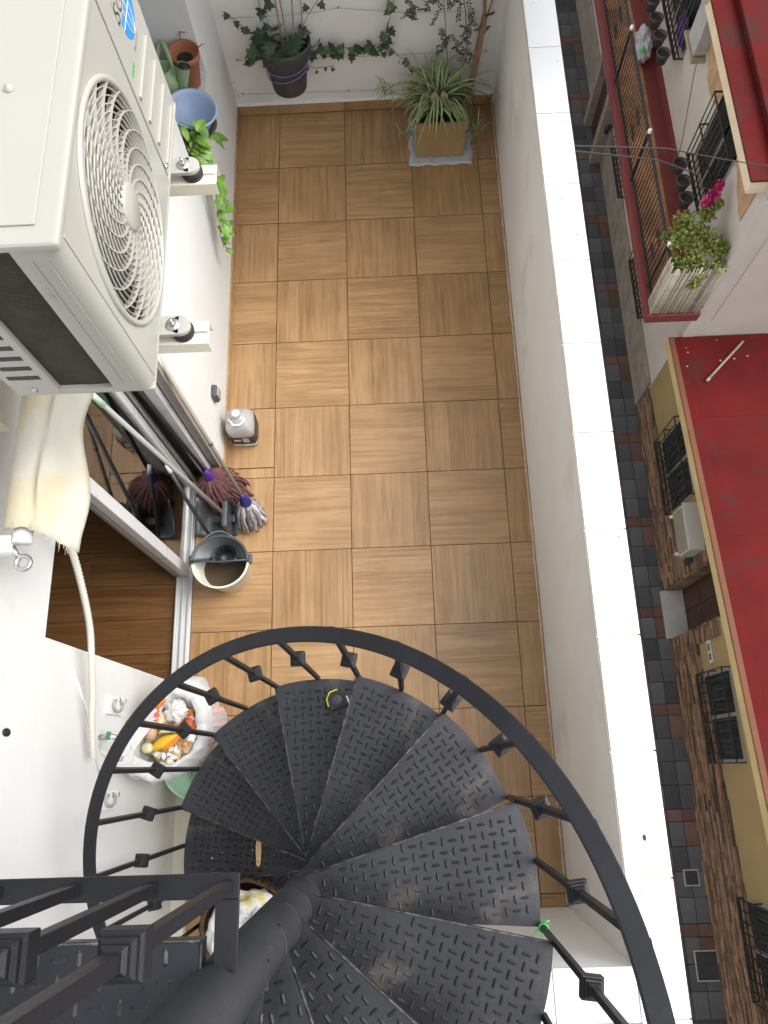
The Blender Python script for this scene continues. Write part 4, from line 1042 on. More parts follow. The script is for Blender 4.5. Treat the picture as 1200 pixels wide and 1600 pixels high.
def put_leaf(me, mat, parent, p, direction, size, normal_hint=None):
    X = Vector(direction).normalized(); N_ = Vector(normal_hint or (0, 0, 1)); Y = N_.cross(X).normalized(); Z = X.cross(Y)
    o = link('leaf', me, mat, parent)
    m = Matrix(((X.x, Y.x, Z.x, 0), (X.y, Y.y, Z.y, 0), (X.z, Y.z, Z.z, 0), (0, 0, 0, 1)))
    o.rotation_mode = 'XYZ'; o.rotation_euler = m.to_euler()
    o.location = Vector(p)-wloc(parent); o.scale = (size,)*3
    return o
# wires on the back wall
def wall_wire(pts, nails, lab):
    w = thing('plant_wire', lab, 'wire', pts[0], 'plant wires on the end wall')
    part('strand', MB().tube(pts, .0013, 5), 'wire', w)
    for q in nails: part('nail', MB().tube([(q[0], BY+.002, q[2]), (q[0], BY-.018, q[2])], .003, 6), 'rubber', w)
wy = BY-.012
wall_wire([(-.225, wy, .182), (.494, wy, .166), (.82, wy, .157)], [(-.225, 0, .182), (.494, 0, .166)], 'lowest thin wire stretched along the end wall just above the skirting')
wall_wire([(-.205, wy, .445), (.3, wy, .43), (1.154, wy, .425), (1.40, wy, .418)], [(-.205, 0, .445), (1.40, 0, .418)], 'middle thin wire on the end wall at the height of the hanging pot')
wall_wire([(-.2, wy, .74), (.0, wy, .735), (.324, wy, .744), (.475, wy, .768), (.828, wy, .72), (1.30, wy, .70)], [(-.2, 0, .74), (.475, 0, .768), (1.3, 0, .70)], 'upper thin wire on the end wall above the ivy runner')
# hanging pot with ivy
HX, HY, HZ = .125, -.12, .35
hpot = thing('hanging_pot', 'charcoal flower pot with ivy tied to the end wall by blue cord', 'potted plant', (HX, HY, HZ))
X = tr(HX, HY, HZ-.01) @ rot('X', R(-8)) @ Matrix.Scale(1.16, 4)
hb = part('pot', MB().lathe([(0, 0), (.088, 0), (.094, .012), (.112, .15), (.116, .155), (.118, .20), (.142, .235), (.145, .262), (.137, .264), (.131, .24), (.108, .20), (0, .19)], 36, X=X), 'grey_pot', hpot)
part('soil', MB().lathe([(0, .205), (.112, .202)], 28, X=X), 'soil', hpot)
cords = MB()
for z, ph in ((.165, .3), (.115, 1.2)):
    rr = .108+.016*(z-.1)/.1
    cords.tube([X @ Vector(((rr+.003)*math.cos(a), (rr+.003)*math.sin(a), z+.02*math.sin(a+ph))) for a in [k*2*PI/30 for k in range(31)]], .0032, 6, cap=False)
cords.tube([X @ Vector((.125, 0, .19)), X @ Vector((.19, .05, .235)), (.32, wy, .48)], .003, 6)
for x in (-.09, .1): cords.tube([X @ Vector((x, .09, .24)), (HX+x*1.3, wy, .8), (HX+x*1.5, wy, 1.2)], .0022, 5)
part('cord', cords, 'cord_blue', hpot)
stems = MB()
def vine(pts, nleaf, size, parent, mats='ivy', jitter=.03, me=ivy_me, sway=1.0):
    P = []
    for i in range(len(pts)-1):
        for u in range(6): P.append(Vector(pts[i]).lerp(Vector(pts[i+1]), u/6)+Vector((rnd(-1, 1), rnd(-1, 1), rnd(-1, 1)))*.005)
    P.append(Vector(pts[-1])); stems.tube(P, .0024, 5)
    for i in range(nleaf):
        p = P[min(len(P)-1, int((i+rnd(.1, .9))/nleaf*len(P)))]
        d = Vector((rnd(-.8, .8)*sway, rnd(-.6, -.1), rnd(-1, .2)))
        put_leaf(random.choice(me), mats, parent, p+Vector((rnd(-1, 1)*jitter, -.008+rnd(-1, 0)*jitter, rnd(-1, 1)*jitter)), d, size*rnd(.65, 1.2), (rnd(-.4, .4), -1, rnd(.3, .9)))
vine([(HX+.1, HY+.03, .56), (.30, -.0, .54), (.40, -.005, .525), (.52, -.005, .51), (.64, -.005, .515), (.74, -.005, .535)], 24, .068, hpot, jitter=.028)
vine([(.74, -.005, .535), (.765, -.005, .60), (.775, -.005, .68), (.80, -.005, .78), (.82, -.005, .86), (.84, -.005, .95)], 10, .06, hpot, jitter=.018)
vine([(.74, -.005, .535), (.84, -.01, .44), (.93, -.02, .36)], 6, .05, hpot, jitter=.015)
vine([(HX-.05, HY, .57), (-.06, -.05, .55), (-.13, -.04, .47)], 8, .05, hpot, jitter=.02)
vine([(HX-.05, HY, .58), (-.08, -.03, .68), (-.19, -.02, .79)], 8, .065, hpot, jitter=.02)
vine([(HX, HY, .58), (HX-.08, HY+.05, .74), (HX-.05, -.01, .95)], 10, .065, hpot, jitter=.05)
vine([(HX+.03, HY, .58), (HX+.15, HY+.06, .76), (HX+.30, -.01, .95)], 7, .05, hpot, jitter=.03)
vine([(HX+.09, HY+.02, .52), (.30, -.05, .415), (.42, -.04, .415)], 5, .03, hpot, jitter=.01)
for i in range(26):
    a = rnd(0, 2*PI); q = rnd(.02, .13)
    put_leaf(random.choice(ivy_me), 'ivy', hpot, X @ Vector((q*math.cos(a)-.03, q*math.sin(a)*.9-.02, .23+rnd(0, .09))), (math.cos(a), math.sin(a)-.4, rnd(-.5, .3)), rnd(.07, .11), (rnd(-.3, .3), -.5, 1))
part('stems', stems, 'stem', hpot)
stakes = MB()
for x0_, x1_ in ((0, -.02), (.03, .01), (.06, .10)): stakes.tube([(HX+x0_, HY, .55), (HX+x1_, -.0, 1.05)], .0055, 6)
part('stakes', stakes, 'dry', hpot)

# square planter with spider plant
SX, SY = 1.09, -.27
sp_ = thing('square_planter', 'square ochre planter with a big striped spider plant on a plastic sheet', 'potted plant', (SX, SY, 0))
half0, half1 = .155, .168
pot = MB(); v = []
for h_, z in ((half0, .012), (half1, .30)):
    v += [(SX+sx_*h_, SY+sy_*h_, z) for sx_, sy_ in ((-1, -1), (1, -1), (1, 1), (-1, 1))]
hi_ = .147
v += [(SX+sx_*hi_, SY+sy_*hi_, z) for z in (.30, .24) for sx_, sy_ in ((-1, -1), (1, -1), (1, 1), (-1, 1))]
pot.add(v, [(3, 2, 1, 0)]+[(i, (i+1) % 4, 4+(i+1) % 4, 4+i) for i in range(4)]+[(4+i, 4+(i+1) % 4, 8+(i+1) % 4, 8+i) for i in range(4)]+[(8+i, 8+(i+1) % 4, 12+(i+1) % 4, 12+i) for i in range(4)]+[(12, 13, 14, 15)])
part('pot', pot, 'gold_pot', sp_, .004)
part('soil', MB().box(SX-.146, SX+.146, SY-.146, SY+.146, .2405, .262), 'soil', sp_)
def blade_mesh(L, w, droop, seed):
    r = random.Random(seed); n = 9; rows = []
    for i in range(n+1):
        f = i/n; ww = w*(1-f**2.2)*(.65+.35*min(1, f*4))+.0006
        ang = droop*f
        x = L*(math.sin(ang)/droop if droop > .01 else f); z = L*((1-math.cos(ang))/droop)
        # start upright, bend over
        px = L*f*math.cos(PI/2*.82-ang*.9) if False else 0
        rows.append((f, ww))
    pts = []; x = z = 0; a = PI/2-.18
    for i in range(n+1):
        pts.append((x, z)); a -= droop/n*(1.3 if i > 2 else .6); x += L/n*math.cos(a); z += L/n*math.sin(a)
    b = MB()
    for c0, c1, mi in ((-1, -.42, 0), (-.42, .42, 1), (.42, 1, 0)):
        g_ = []
        for (f, ww), (x, z) in zip(rows, pts):
            g_.append([(x, ww*c0, z+abs(c0)*ww*.5), (x, ww*c1, z+abs(c1)*ww*.5)])
        b.grid(g_, mi=mi)
    return b.mesh('leaf')
def blades(parent, c, n, L0, L1, w, lean, var=5):
    ms = [blade_mesh(rnd(L0, L1), w*rnd(.8, 1.15), d, i) for i, d in enumerate([1.2, 1.7, 2.1, 2.6, 3.0][:var]*2)]
    for m_ in ms: m_.materials.append(M['blade_green']); m_.materials.append(M['blade_cream'])
    for i in range(n):
        a = 2*PI*(i+rnd(-.4, .4))/n*3.7
        o = link('leaf', random.choice(ms), ('blade_green', 'blade_cream'), parent)
        o.location = Vector((c[0]+rnd(-.05, .05), c[1]+rnd(-.04, .04), c[2]+rnd(-.01, .03)))-wloc(parent)
        o.rotation_euler = (rnd(-.2, .2), rnd(-.1, lean), a); s = rnd(.75, 1.1); o.scale = (s, s, s)
blades(sp_, (SX-.02, SY+.01, .26), 135, .34, .46, .0115, .5)
for cx, cy, cz in ((SX-.215, SY-.14, .20), (SX+.215, SY-.09, .16), (SX-.36, SY+.06, .34)):
    blades(sp_, (cx, cy, cz), 18, .08, .13, .005, .5)
rn = MB()
for e in ((SX-.215, SY-.14, .21), (SX+.215, SY-.09, .17), (SX-.36, SY+.06, .35)):
    rn.tube(bez((SX, SY, .30), ((SX+e[0])/2, (SX*0+SY+e[1])/2, .58), e, 10), .0025, 5)
part('runners', rn, 'stem_green', sp_)
for i in range(3):
    part('dry_leaf', strip((SX-.08+.05*i, SY-.02, .42), (SX-.11+.06*i, SY-.08, .47), (SX-.13+.09*i, SY-.12, .36), .022, .3), 'dry', sp_)
sh = MB(); rows = []
for i in range(15):
    row = []
    for j in range(15):
        u, w_ = i/14*2-1, j/14*2-1
        e = max(abs(u), abs(w_))
        row.append((SX+.01+u*.212+.008*math.sin(w_*9), SY-.015+w_*.205+.006*math.sin(u*11), .003+.012*max(0, e-.72)*abs(math.sin(u*13+w_*9))+.002*abs(math.sin(u*25))))
    rows.append(row)
single('plastic_sheet', sh.grid(rows), 'clear_sheet', 'crumpled grey plastic sheet under the square planter', 'plastic sheet', (SX, SY, 0), solid=.0015)
# climbing shrub with woody stems beside the planter
cs = thing('climbing_shrub', 'leggy climber with twisted brown stems behind the spider plant in the corner', 'climbing plant', (1.30, -.2, .26))
wst = MB()
for i in range(7):
    o_ = rnd(-.02, .02)
    pts = [Vector((1.24+o_, -.30, .25)), Vector((1.285+rnd(-.015, .015), -.22, .33)), Vector((1.325+rnd(-.015, .015), -.12, .5)), Vector((1.355+rnd(-.03, .03), -.06, .65)), Vector((1.385+rnd(-.05, .05), -.03, .82)), Vector((1.40+rnd(-.08, .08), -.02, 1.1))]
    wst.tube([p+Vector((.012*math.sin(k*1.7+i), .012*math.cos(k*1.3+i), 0)) for k, p in enumerate(pts)], [.008, .008, .007, .006, .005, .004], 6)
wst.tube([(1.24, -.28, .27), (1.22, -.15, .42), (1.26, -.08, .55), (1.24, -.04, .75), (1.2, -.02, .95)], .004, 6)
wst.tube([(1.15, -.05, .38), (1.13, -.03, .6), (1.10, -.02, .9)], .0028, 5)
part('stems', wst, 'stem', cs)
fo = MB()
def sprig(p, n, L, hang):
    p = Vector(p); d = Vector((rnd(-1, 1), rnd(-.6, .1), hang)).normalized(); q = p.copy()
    for i in range(n):
        q = q+d*(L/n)+Vector((rnd(-.004, .004), rnd(-.004, .004), 0))
        for s in (-1, 1):
            t_ = Vector((rnd(.4, 1)*s, rnd(-.6, 0), rnd(-.5, .3))).normalized(); w = t_.cross(Vector((rnd(-.3, .3), -1, .4))).normalized(); l = rnd(.014, .022)
            fo.add([q, q+t_*l*.5+w*l*.3, q+t_*l, q+t_*l*.5-w*l*.3], [(0, 1, 2, 3)], 0, False, rnd(0, 1))
for _ in range(20): sprig((1.22+rnd(-.16, .10), -.06+rnd(-.05, .04), rnd(.58, .95)), 8, rnd(.06, .13), rnd(-1.2, .1))
for _ in range(10): sprig((1.38+rnd(-.08, .07), -.05, rnd(.6, 1.0)), 7, rnd(.05, .1), rnd(-.8, .6))
for _ in range(14): sprig((.97+rnd(-.09, .09), -.03, rnd(.74, .95)), 6, rnd(.05, .1), rnd(-.8, .2))
for _ in range(5): sprig((1.26, -.07, rnd(.45, .55)), 6, .08, -.8)
part('foliage', fo, 'leaf_dark', cs, kind='stuff')
gr2 = MB()
for i in range(24):
    x = 1.62+rnd(-.02, .16); y = -.28+rnd(-.1, .2)
    gr2.tube(bez((1.60, .1, 1.6), (1.68, -.05, 1.75), (x+rnd(0, .12), y-.1, 1.25+rnd(-.3, .1)), 6), .0012, 3)
# pots on the window sill
def sit(name, lab, cat, loc): return thing(name, lab, cat, loc)
SZ = .858
t = sit('terracotta_pot', 'terracotta pot with dark soil on the window sill nearest the corner', 'flower pot', (-.362, -.622, SZ))
X = tr(-.362, -.618, SZ) @ rot('Y', R(4)) @ Matrix.Diagonal((.92, .92, .86, 1))
part('pot', MB().lathe([(0, 0), (.058, 0), (.062, .006), (.082, .20), (.090, .202), (.093, .245), (.086, .246), (.080, .205), (.072, .20), (0, .19)], 32, X=X), 'terracotta', t)
part('soil', MB().lathe([(0, .198), (.075, .196)], 24, X=X), 'soil', t)
part('hanger_hook', MB().tube([X @ Vector((-.02, .088, .24)), X @ Vector((-.02, .10, .29)), X @ Vector((.015, .10, .285))], .003, 5).tube([X @ Vector((.08, .03, .24)), X @ Vector((.115, .03, .27)), X @ Vector((.12, .05, .25))], .003, 5), 'terracotta', t)
t = sit('watering_can', 'sage green watering can with loop handle on the window sill', 'watering can', (-.45, -.74, SZ))
X = tr(-.452, -.742, SZ) @ Matrix.Scale(1.05, 4)
part('body', MB().lathe([(0, 0), (.088, 0), (.092, .01), (.082, .16), (.064, .19), (.05, .195), (.05, .215), (.045, .215), (.045, .19), (0, .17)], 30, X=X), 'green_can', t)
part('spout', MB().tube([X @ Vector((.05, -.02, .06)), X @ Vector((.09, -.03, .15)), X @ Vector((.118, -.02, .235))], [.034, .03, .036], 16, cap=False), 'green_can', t)
part('spout_hole', MB().tube([X @ Vector((.112, -.022, .218)), X @ Vector((.117, -.021, .232))], .030, 16), 'seal', t)
part('loop_handle', MB().tube(bez(X @ Vector((-.04, .0, .15)), X @ Vector((.0, .21, .38)), X @ Vector((.05, .0, .165)), 16), .013, 10), 'green_can', t)
t = sit('blue_basin', 'faded blue plastic washing bowl on the window sill edge', 'basin', (-.34, -.93, SZ+.028))
X = tr(-.325, -.950, SZ+.031) @ rot('Y', R(11))
part('bowl', MB().lathe([(0, 0), (.085, 0), (.092, .006), (.125, .105), (.137, .112), (.138, .12), (.127, .12), (.115, .10), (.084, .01), (0, .006)], 40, X=X), 'blue_basin', t)
t = sit('black_plant_pot', 'low black plant pot on the sill underneath the blue bowl', 'flower pot', (-.33, -.93, SZ))
part('pot', MB().lathe([(0, 0), (.095, 0), (.115, .026), (.118, .03), (.1, .029), (0, .012)], 30, X=tr(-.31, -.95, SZ)), 'black_pot', t)
t = sit('trailing_plant', 'bright green trailing plant in a small brown pot hanging over the sill', 'potted plant', (-.36, -1.12, SZ))
part('pot', MB().lathe([(0, 0), (.055, 0), (.075, .12), (.08, .125), (.072, .125), (.05, .1), (0, .098)], 26, X=tr(-.36, -1.17, SZ)), 'black_pot', t)
part('soil', MB().lathe([(0, .105), (.062, .104)], 20, X=tr(-.36, -1.17, SZ)), 'soil', t)
stems = MB()
def vine2(pts, n, size):
    P = [Vector(p) for p in pts]; Q = []
    for i in range(len(P)-1):
        for u in range(5): Q.append(P[i].lerp(P[i+1], u/5)+Vector((rnd(-1, 1), rnd(-1, 1), rnd(-1, 1)))*.008)
    Q.append(P[-1]); stems.tube(Q, .0022, 5)
    for i in range(n):
        p = Q[min(len(Q)-1, int((i+.5)/n*len(Q)))]
        put_leaf(random.choice(oval_me), 'pothos', t, p+Vector((rnd(-.01, .02), rnd(-.02, .02), 0)), (rnd(.1, 1), rnd(-1, 1), rnd(-.8, .2)), size*rnd(.7, 1.25), (rnd(0, .6), rnd(-.3, .3), 1))
vine2([(-.36, -1.15, .96), (-.28, -1.09, 1.02), (-.21, -1.09, .92)], 9, .1)
vine2([(-.36, -1.15, .96), (-.26, -1.15, 1.0), (-.215, -1.19, .74), (-.21, -1.22, .62)], 12, .085)
vine2([(-.36, -1.15, .96), (-.26, -1.22, .98), (-.215, -1.28, .74), (-.22, -1.33, .60), (-.225, -1.38, .55)], 22, .072)
vine2([(-.36, -1.16, .96), (-.26, -1.27, .97), (-.225, -1.36, .72), (-.225, -1.42, .58), (-.225, -1.46, .50)], 22, .065)
vine2([(-.36, -1.15, .96), (-.33, -1.12, 1.08), (-.25, -1.16, 1.06)], 6, .075)
part('stems', stems, 'stem_green', t)

# ================================================================== THE ALLEY FAR BELOW
FX = 5.741; GZ = -10.404
def ctop(y): return -9.36-.088*(y-.0)*1.0      # top of the stone cladding on the sloping house
def rz(y): return -7.42-.088*(y+.2)            # roof edge of the ochre house
pav = {}
rs = random.Random(5)
cols = [(4.15, 4.55), (4.55, 4.95), (4.95, 5.22), (5.22, 5.48), (5.48, FX-.002)]
y = 13.6; row = 0
while y > -8.4:
    hgt = (.40, .40, .20, .40, .40)[row % 5]
    for ci, (xa, xb) in enumerate(cols):
        red = (row % 5 == 2) or (row % 5 == 3 and ci in (1, 4)) or (row % 5 == 1 and ci in (0, 3) and False) or (row % 5 == 0 and ci == 2 and row % 2)
        kk = (round(xb-xa, 2), hgt, red)
        if kk not in pav: pav[kk] = MB().box(0, kk[0]-.008, 0, hgt-.008, -.05, 0).mesh('paving_stone', bevel=.006, seg=1)
        link('paving_stone', pav[kk], 'stone_red' if red else 'stone_grey', street, (xa+.004, y-hgt, GZ-.002+rs.uniform(-.003, .003)))
    y -= hgt; row += 1
for i, (x0_, x1_, y0_, y1_) in enumerate(((5.35, 5.61, -6.43, -6.17), (5.34, 5.80-.07, -7.86, -7.40))):
    c = thing('manhole_cover', ('small square dark iron cover in the alley paving', 'large square dark iron cover in the alley paving near the picture bottom')[i], 'manhole cover', ((x0_+x1_)/2, (y0_+y1_)/2, GZ))
    part('frame', MB().box(x0_, x1_, y0_, y1_, GZ-.004, GZ+.006), 'cement', c, .002)
    part('lid', MB().box(x0_+.02, x1_-.02, y0_+.02, y1_-.02, GZ+.0065, GZ+.012), 'iron_cover', c, .003)

# ---- ochre single-storey house with the red roof
oh = thing('ochre_house', 'low ochre house with stone-clad base and flat red roof across the alley', 'house', (FX, -3, GZ))
HY0, HY1 = -11.0, 2.58
RY0, RY1 = -2.245, -1.305          # door recess
def sl(xa, xb, ya, yb, fz0, fz1, b=None):
    b = b or MB(); v = []
    for zf in (fz0, fz1):
        for yy_ in (ya, yb):
            for x in (xa, xb): v.append((x, yy_, zf(yy_)))
    return b.add(v, [(0, 2, 3, 1), (4, 5, 7, 6), (0, 1, 5, 4), (2, 6, 7, 3), (0, 4, 6, 2), (1, 3, 7, 5)])
gz = lambda y: GZ-.06
part('wall', sl(FX, FX+.3, HY0, RY0, gz, lambda y: rz(y)-.22), 'tan', oh)
part('wall', sl(FX, FX+.3, RY1, HY1, gz, lambda y: rz(y)-.22), 'tan', oh)
part('wall', sl(FX+.35, FX+.55, RY0-.1, RY1+.1, gz, lambda y: rz(y)-.22), 'dark', oh)
part('wall', sl(FX+.01, FX+.3, RY0, RY1, lambda y: -8.05, lambda y: rz(y)-.22), 'tan', oh)
dr = part('door', MB().box(FX+.30, FX+.345, RY0, RY1, GZ, -8.06), 'door', oh)
for z0_, z1_ in ((-10.2, -9.5), (-9.4, -8.3)):
    for ya, yb in ((RY0+.1, (RY0+RY1)/2-.04), ((RY0+RY1)/2+.04, RY1-.1)): part('door_panel', MB().box(FX+.285, FX+.2995, ya, yb, z0_, z1_), 'door', dr, .01)
part('step', MB().box(FX-.10, FX+.29, RY0+.02, RY1-.02, GZ-.02, GZ+.14), 'cement', oh, .01)
cl = MB()
def clad(ya, yb, za, zb_f, x0_):
    z = za
    while z < max(zb_f(ya), zb_f(yb))-.01:
        hh = rs.choice((.026, .034, .042, .05)); yy_ = ya-rs.uniform(0, .3)
        while yy_ < yb:
            L = rs.uniform(.22, .62); a, b_ = max(ya, yy_), min(yb, yy_+L-.006)
            if b_-a > .02 and z < zb_f((a+b_)/2): cl.box(x0_-rs.uniform(.018, .05), x0_-.0005, a, b_, z, z+hh-.005, t=rs.random())
            yy_ += L
        z += hh
clad(HY0, RY0-.001, GZ, ctop, FX); clad(RY1+.001, HY1, GZ, ctop, FX)
for ya, yb in ((RY0-.27, RY0-.0015), (RY1+.0015, RY1+.27)):
    clad(ya, yb, -9.1, lambda y: -8.1, FX-.002)
part('stone_cladding', cl, 'slate', oh, kind='stuff')
cl = MB()
z = GZ+.15
while z < -8.1:
    hh = rs.choice((.04, .055, .065))
    cl.box(FX+.002, FX+.28, RY1+.0-.022-rs.uniform(0, .012), RY1-.0005, z, z+hh-.004, t=rs.random())
    cl.box(FX+.002, FX+.28, RY0+.0005, RY0+.022+rs.uniform(0, .012), z, z+hh-.004, t=rs.random())
    z += hh
part('stone_reveal', cl, 'slate', oh, kind='stuff')
part('roof', sl(FX-.205, FX+6, HY0, HY1, lambda y: rz(y)-.2, lambda y: rz(y)), 'redroof', oh)
part('fascia', sl(FX-.235, FX-.206, HY0, HY1, lambda y: rz(y)-.22, lambda y: rz(y)-.02), 'tan_trim', oh)
part('roof_kerb', sl(FX-.24, FX-.15, HY0, HY1, lambda y: rz(y)+.001, lambda y: rz(y)+.035), 'orange_trim', oh, .012)
part('roof_kerb', sl(FX-.149, FX+.02, HY0, HY1, lambda y: rz(y)+.001, lambda y: rz(y)+.018), 'redroof', oh, .008)
for yy_ in (-1.1, -3.4, 1.0):
    part('roof_seam', MB().box(FX+.02, FX+5, -.012, .012, .001, .004, X=tr(0, yy_, rz(yy_)) @ rot('X', -.088)), 'redroof', oh)
dbm = MB()
for q in range(7):
    yy_ = rs.uniform(1.9, 2.5); x = FX+rs.uniform(-.1, 1.4); s_ = rs.uniform(.008, .02)
    dbm.box(x, x+s_*1.6, yy_, yy_+s_, rz(yy_)+.019, rz(yy_)+.026)
part('roof_debris', dbm, 'white_house', oh, kind='stuff')
single('loose_pipe', MB().tube([(5.998, 1.685, rz(1.685)+.035), (6.74, 2.42, rz(2.42)+.035)], .021, 10).tube([(5.975, 1.66, rz(1.66)+.035), (6.03, 1.715, rz(1.7)+.035)], .028, 10), 'shutter', 'loose grey-brown pipe lying across the red roof', 'pipe', (6.3, 2, rz(2)))
def grille_window(name, lab, ya, yb, za, zb, xf, proj, nbar, parent_mat='grille', group=None, mids=1, cat='window', scroll=True):
    t = thing(name, lab, cat, (xf, (ya+yb)/2, za), group)
    part('frame', MB().box(xf-.012, xf-.0005, ya, yb, za, zb), 'alu_grey', t)
    part('pane', MB().box(xf-.016, xf-.0125, ya+.05, (ya+yb)/2-.03, za+.05, zb-.05), 'window_dark', t)
    part('pane', MB().box(xf-.016, xf-.0125, (ya+yb)/2+.03, yb-.05, za+.05, zb-.05), 'window_dark', t)
    x = xf-proj
    for i in range(nbar+1):
        yy_ = ya+(yb-ya)*i/nbar
        part('bar', MB().tube([(x, yy_, za), (x, yy_, zb)], .011, 6), parent_mat, t)
    for i in range(mids+2):
        z = za+(zb-za)*i/(mids+1)
        part('rail', MB().box(x-.008, x+.008, ya-.01, yb+.01, z-.012, z+.012), parent_mat, t)
        for yy_ in (ya, yb): part('return_bar', MB().box(x+.009, xf-.0005, yy_-.009, yy_+.009, z-.012, z+.012), parent_mat, t)
    part('bottom_bars', MB().box(x+.02, x+.04, ya, yb, za-.01, za+.01).box(x+.08, x+.10, ya, yb, za-.01, za+.01), parent_mat, t, kind='stuff')
    if scroll:
        sc_ = MB()
        for yy_ in (ya+(yb-ya)*.35, ya+(yb-ya)*.7):
            for s in (-1, 1):
                sc_.tube([(x-.004, yy_+s*.05+.045*math.cos(a)*(1-a/14), (za+zb)/2+.10+.045*math.sin(a)*(1-a/14)) for a in [k*.6 for k in range(17)]], .006, 4)
        part('scrollwork', sc_, parent_mat, t, kind='stuff')
    return t
grille_window('barred_window', 'black barred window beside the wall air conditioner on the ochre house', -.10, 1.34, -9.38, -8.22, FX, .14, 10)
grille_window('barred_window', 'black barred window between the small white plate and the lower ochre wall', -4.44, -3.03, -9.10, -7.98, FX, .14, 9)
grille_window('barred_window', 'barred window at the lower right edge with red frame behind the bars', -7.75, -6.38, -8.83, -7.68, FX, .14, 9)
n_ = thing('neighbour_air_conditioner', 'small beige air conditioner on the ochre house below the red roof', 'air conditioner', (5.6, -.7, -8.67))
part('casing', MB().box(5.47, 5.72, -1.10, -.31, -8.66, -8.14), 'ac', n_, .012)
part('lid', MB().box(5.455, 5.73, -1.115, -.295, -8.139, -8.105), 'ac', n_, .008)
for i in range(24):
    part('grille_slat', MB().box(5.455, 5.4695, -1.06+.03*i, -1.048+.03*i, -8.62, -8.2), 'shutter', n_)
for y in (-.36, -1.03): part('bracket', MB().box(5.42, FX-.0005, y-.025, y+.025, -8.70, -8.661), 'alu', n_, .004)
m_ = thing('meter_box', 'small dark meter box on the ochre wall between air conditioner and door', 'meter box', (FX, -1.05, -8.8))
part('box', MB().box(FX-.05, FX-.0005, -1.18, -.92, -9.0, -8.62), 'dark_plastic', m_, .01)
part('lid', MB().box(FX-.062, FX-.0505, -1.165, -.935, -8.985, -8.635), 'rubber', m_, .006)
m_ = thing('white_wall_plate', 'small white plate with two dark slots on the ochre wall', 'wall plate', (FX, -2.7, -8.66))
part('plate', MB().box(FX-.02, FX-.0005, -2.89, -2.52, -8.72, -8.58), 'white_house', m_, .006)
for ya, yb in ((-2.84, -2.73), (-2.69, -2.58)): part('slot', MB().box(FX-.0225, FX-.0205, ya, yb, -8.69, -8.61), 'grey_plastic', m_)

# ---- white house with the balcony
wh = thing('white_house', 'pinkish white two-storey house with long red-edged balcony across the alley', 'house', (FX, 8, GZ))
part('wall', MB().box(FX, 12, 2.6, 24, GZ-.06, -4.1), 'white_house', wh)
part('rough_base', MB().box(FX-.045, FX-.0005, 2.62, 24, GZ-.05, -9.42), 'rough_plinth', wh, .01)
part('corner_strip', MB().box(FX-.014, FX-.0005, 2.6, 2.72, -9.4, -4.3).box(FX-.014, FX+.2, 2.585, 2.5995, -9.4, -4.3), 'white_house', wh, .004)
part('corner_strip', MB().box(FX+.34, FX+.36, 2.59, 2.5995, -7.2, -4.3), 'white_house', wh)
part('wall_skirting', MB().box(FX-.02, FX-.0005, 2.75, 24, -6.799, -6.56), 'rededge', wh, .004)
part('wall_chase', MB().tube([(FX-.004, 5.45, -6.55), (FX-.006, 5.55, -6.3), (FX-.006, 6.1, -5.5), (FX-.006, 6.35, -4.9)], .012, 6), 'shutter', wh)
bal = bpy.data.objects.new('balcony', None); COL.objects.link(bal); bal.parent = wh
part('slab', MB().box(4.90, FX-.001, 2.5, 24, -7.0, -6.835), 'white_house', bal)
part('floor', MB().box(5.02, FX-.021, 2.62, 24, -6.8349, -6.815), 'balcony_tile', bal)
part('red_edge', MB().box(4.875, 5.02, 2.48, 24, -6.99, -6.79).box(5.0205, FX-.001, 2.48, 2.62, -6.99, -6.79), 'rededge', bal, .01)
part('red_floor_band', MB().box(5.50, FX-.021, 2.625, 24, -6.805, -6.79), 'rededge', bal)
tl = MB(); y = 2.63
while y < 15:
    for i in range(3):
        tl.box(5.023+.233*i, 5.252+.233*i, y, y+.23, -6.8148, -6.806, t=rs.random())
    y += .235
part('floor_tiles', tl, 'balcony_tile', bal, kind='stuff')
part('top_rail', MB().box(4.93, 4.975, 2.53, 24, -5.745, -5.715), 'grille', bal, .004)
part('bottom_rail', MB().box(4.935, 4.97, 2.53, 24, -6.69, -6.665), 'grille', bal)
part('end_rail', MB().box(4.976, FX-.001, 2.53, 2.56, -5.745, -5.715).box(4.976, FX-.001, 2.53, 2.56, -6.69, -6.665), 'grille', bal, kind='stuff')
bmh = MB().tube([(0, 0, 0), (0, 0, .93)], .0095, 6).mesh('bar'); y = 2.6; i = 0
post = MB().box(-.016, .016, -.016, .016, 0, 1.06).mesh('post'); cap_ = MB().lathe([(0, .09), (.03, .08), (.036, .04), (.025, .0), (0, 0)], 10).mesh('white_cap')
while y < 14.5:
    o = link('bar', bmh, 'grille', bal); o.location = Vector((4.952, y, -6.66))-wloc(bal); y += .115
for y in (2.62, 3.05, 5.2, 7.4, 9.6, 11.8):
    o = link('post', post, 'grille', bal); o.location = Vector((4.952, y, -6.79))-wloc(bal)
    if y > 2.9:
        w = link('white_cap', cap_, 'white_plastic', bal); w.location = Vector((4.953, y-.03, -5.714))-wloc(bal)
sc_ = MB()
for y in (3.4, 5.8, 8.1, 10.4):
    for s in (-1, 1):
        for z in (-6.35, -6.02):
            sc_.tube([(4.945, y+s*.09+.075*math.cos(a)*(1-a/16), z+.09*math.sin(a)*(1-a/16)) for a in [k*.55 for k in range(20)]], .010, 4)
part('scrollwork', sc_, 'grille', bal, kind='stuff')
cn = thing('cane_screen', 'weathered cane screen wrapped round the near end of the balcony railing', 'screen', (5.3, 2.5, -6.79))
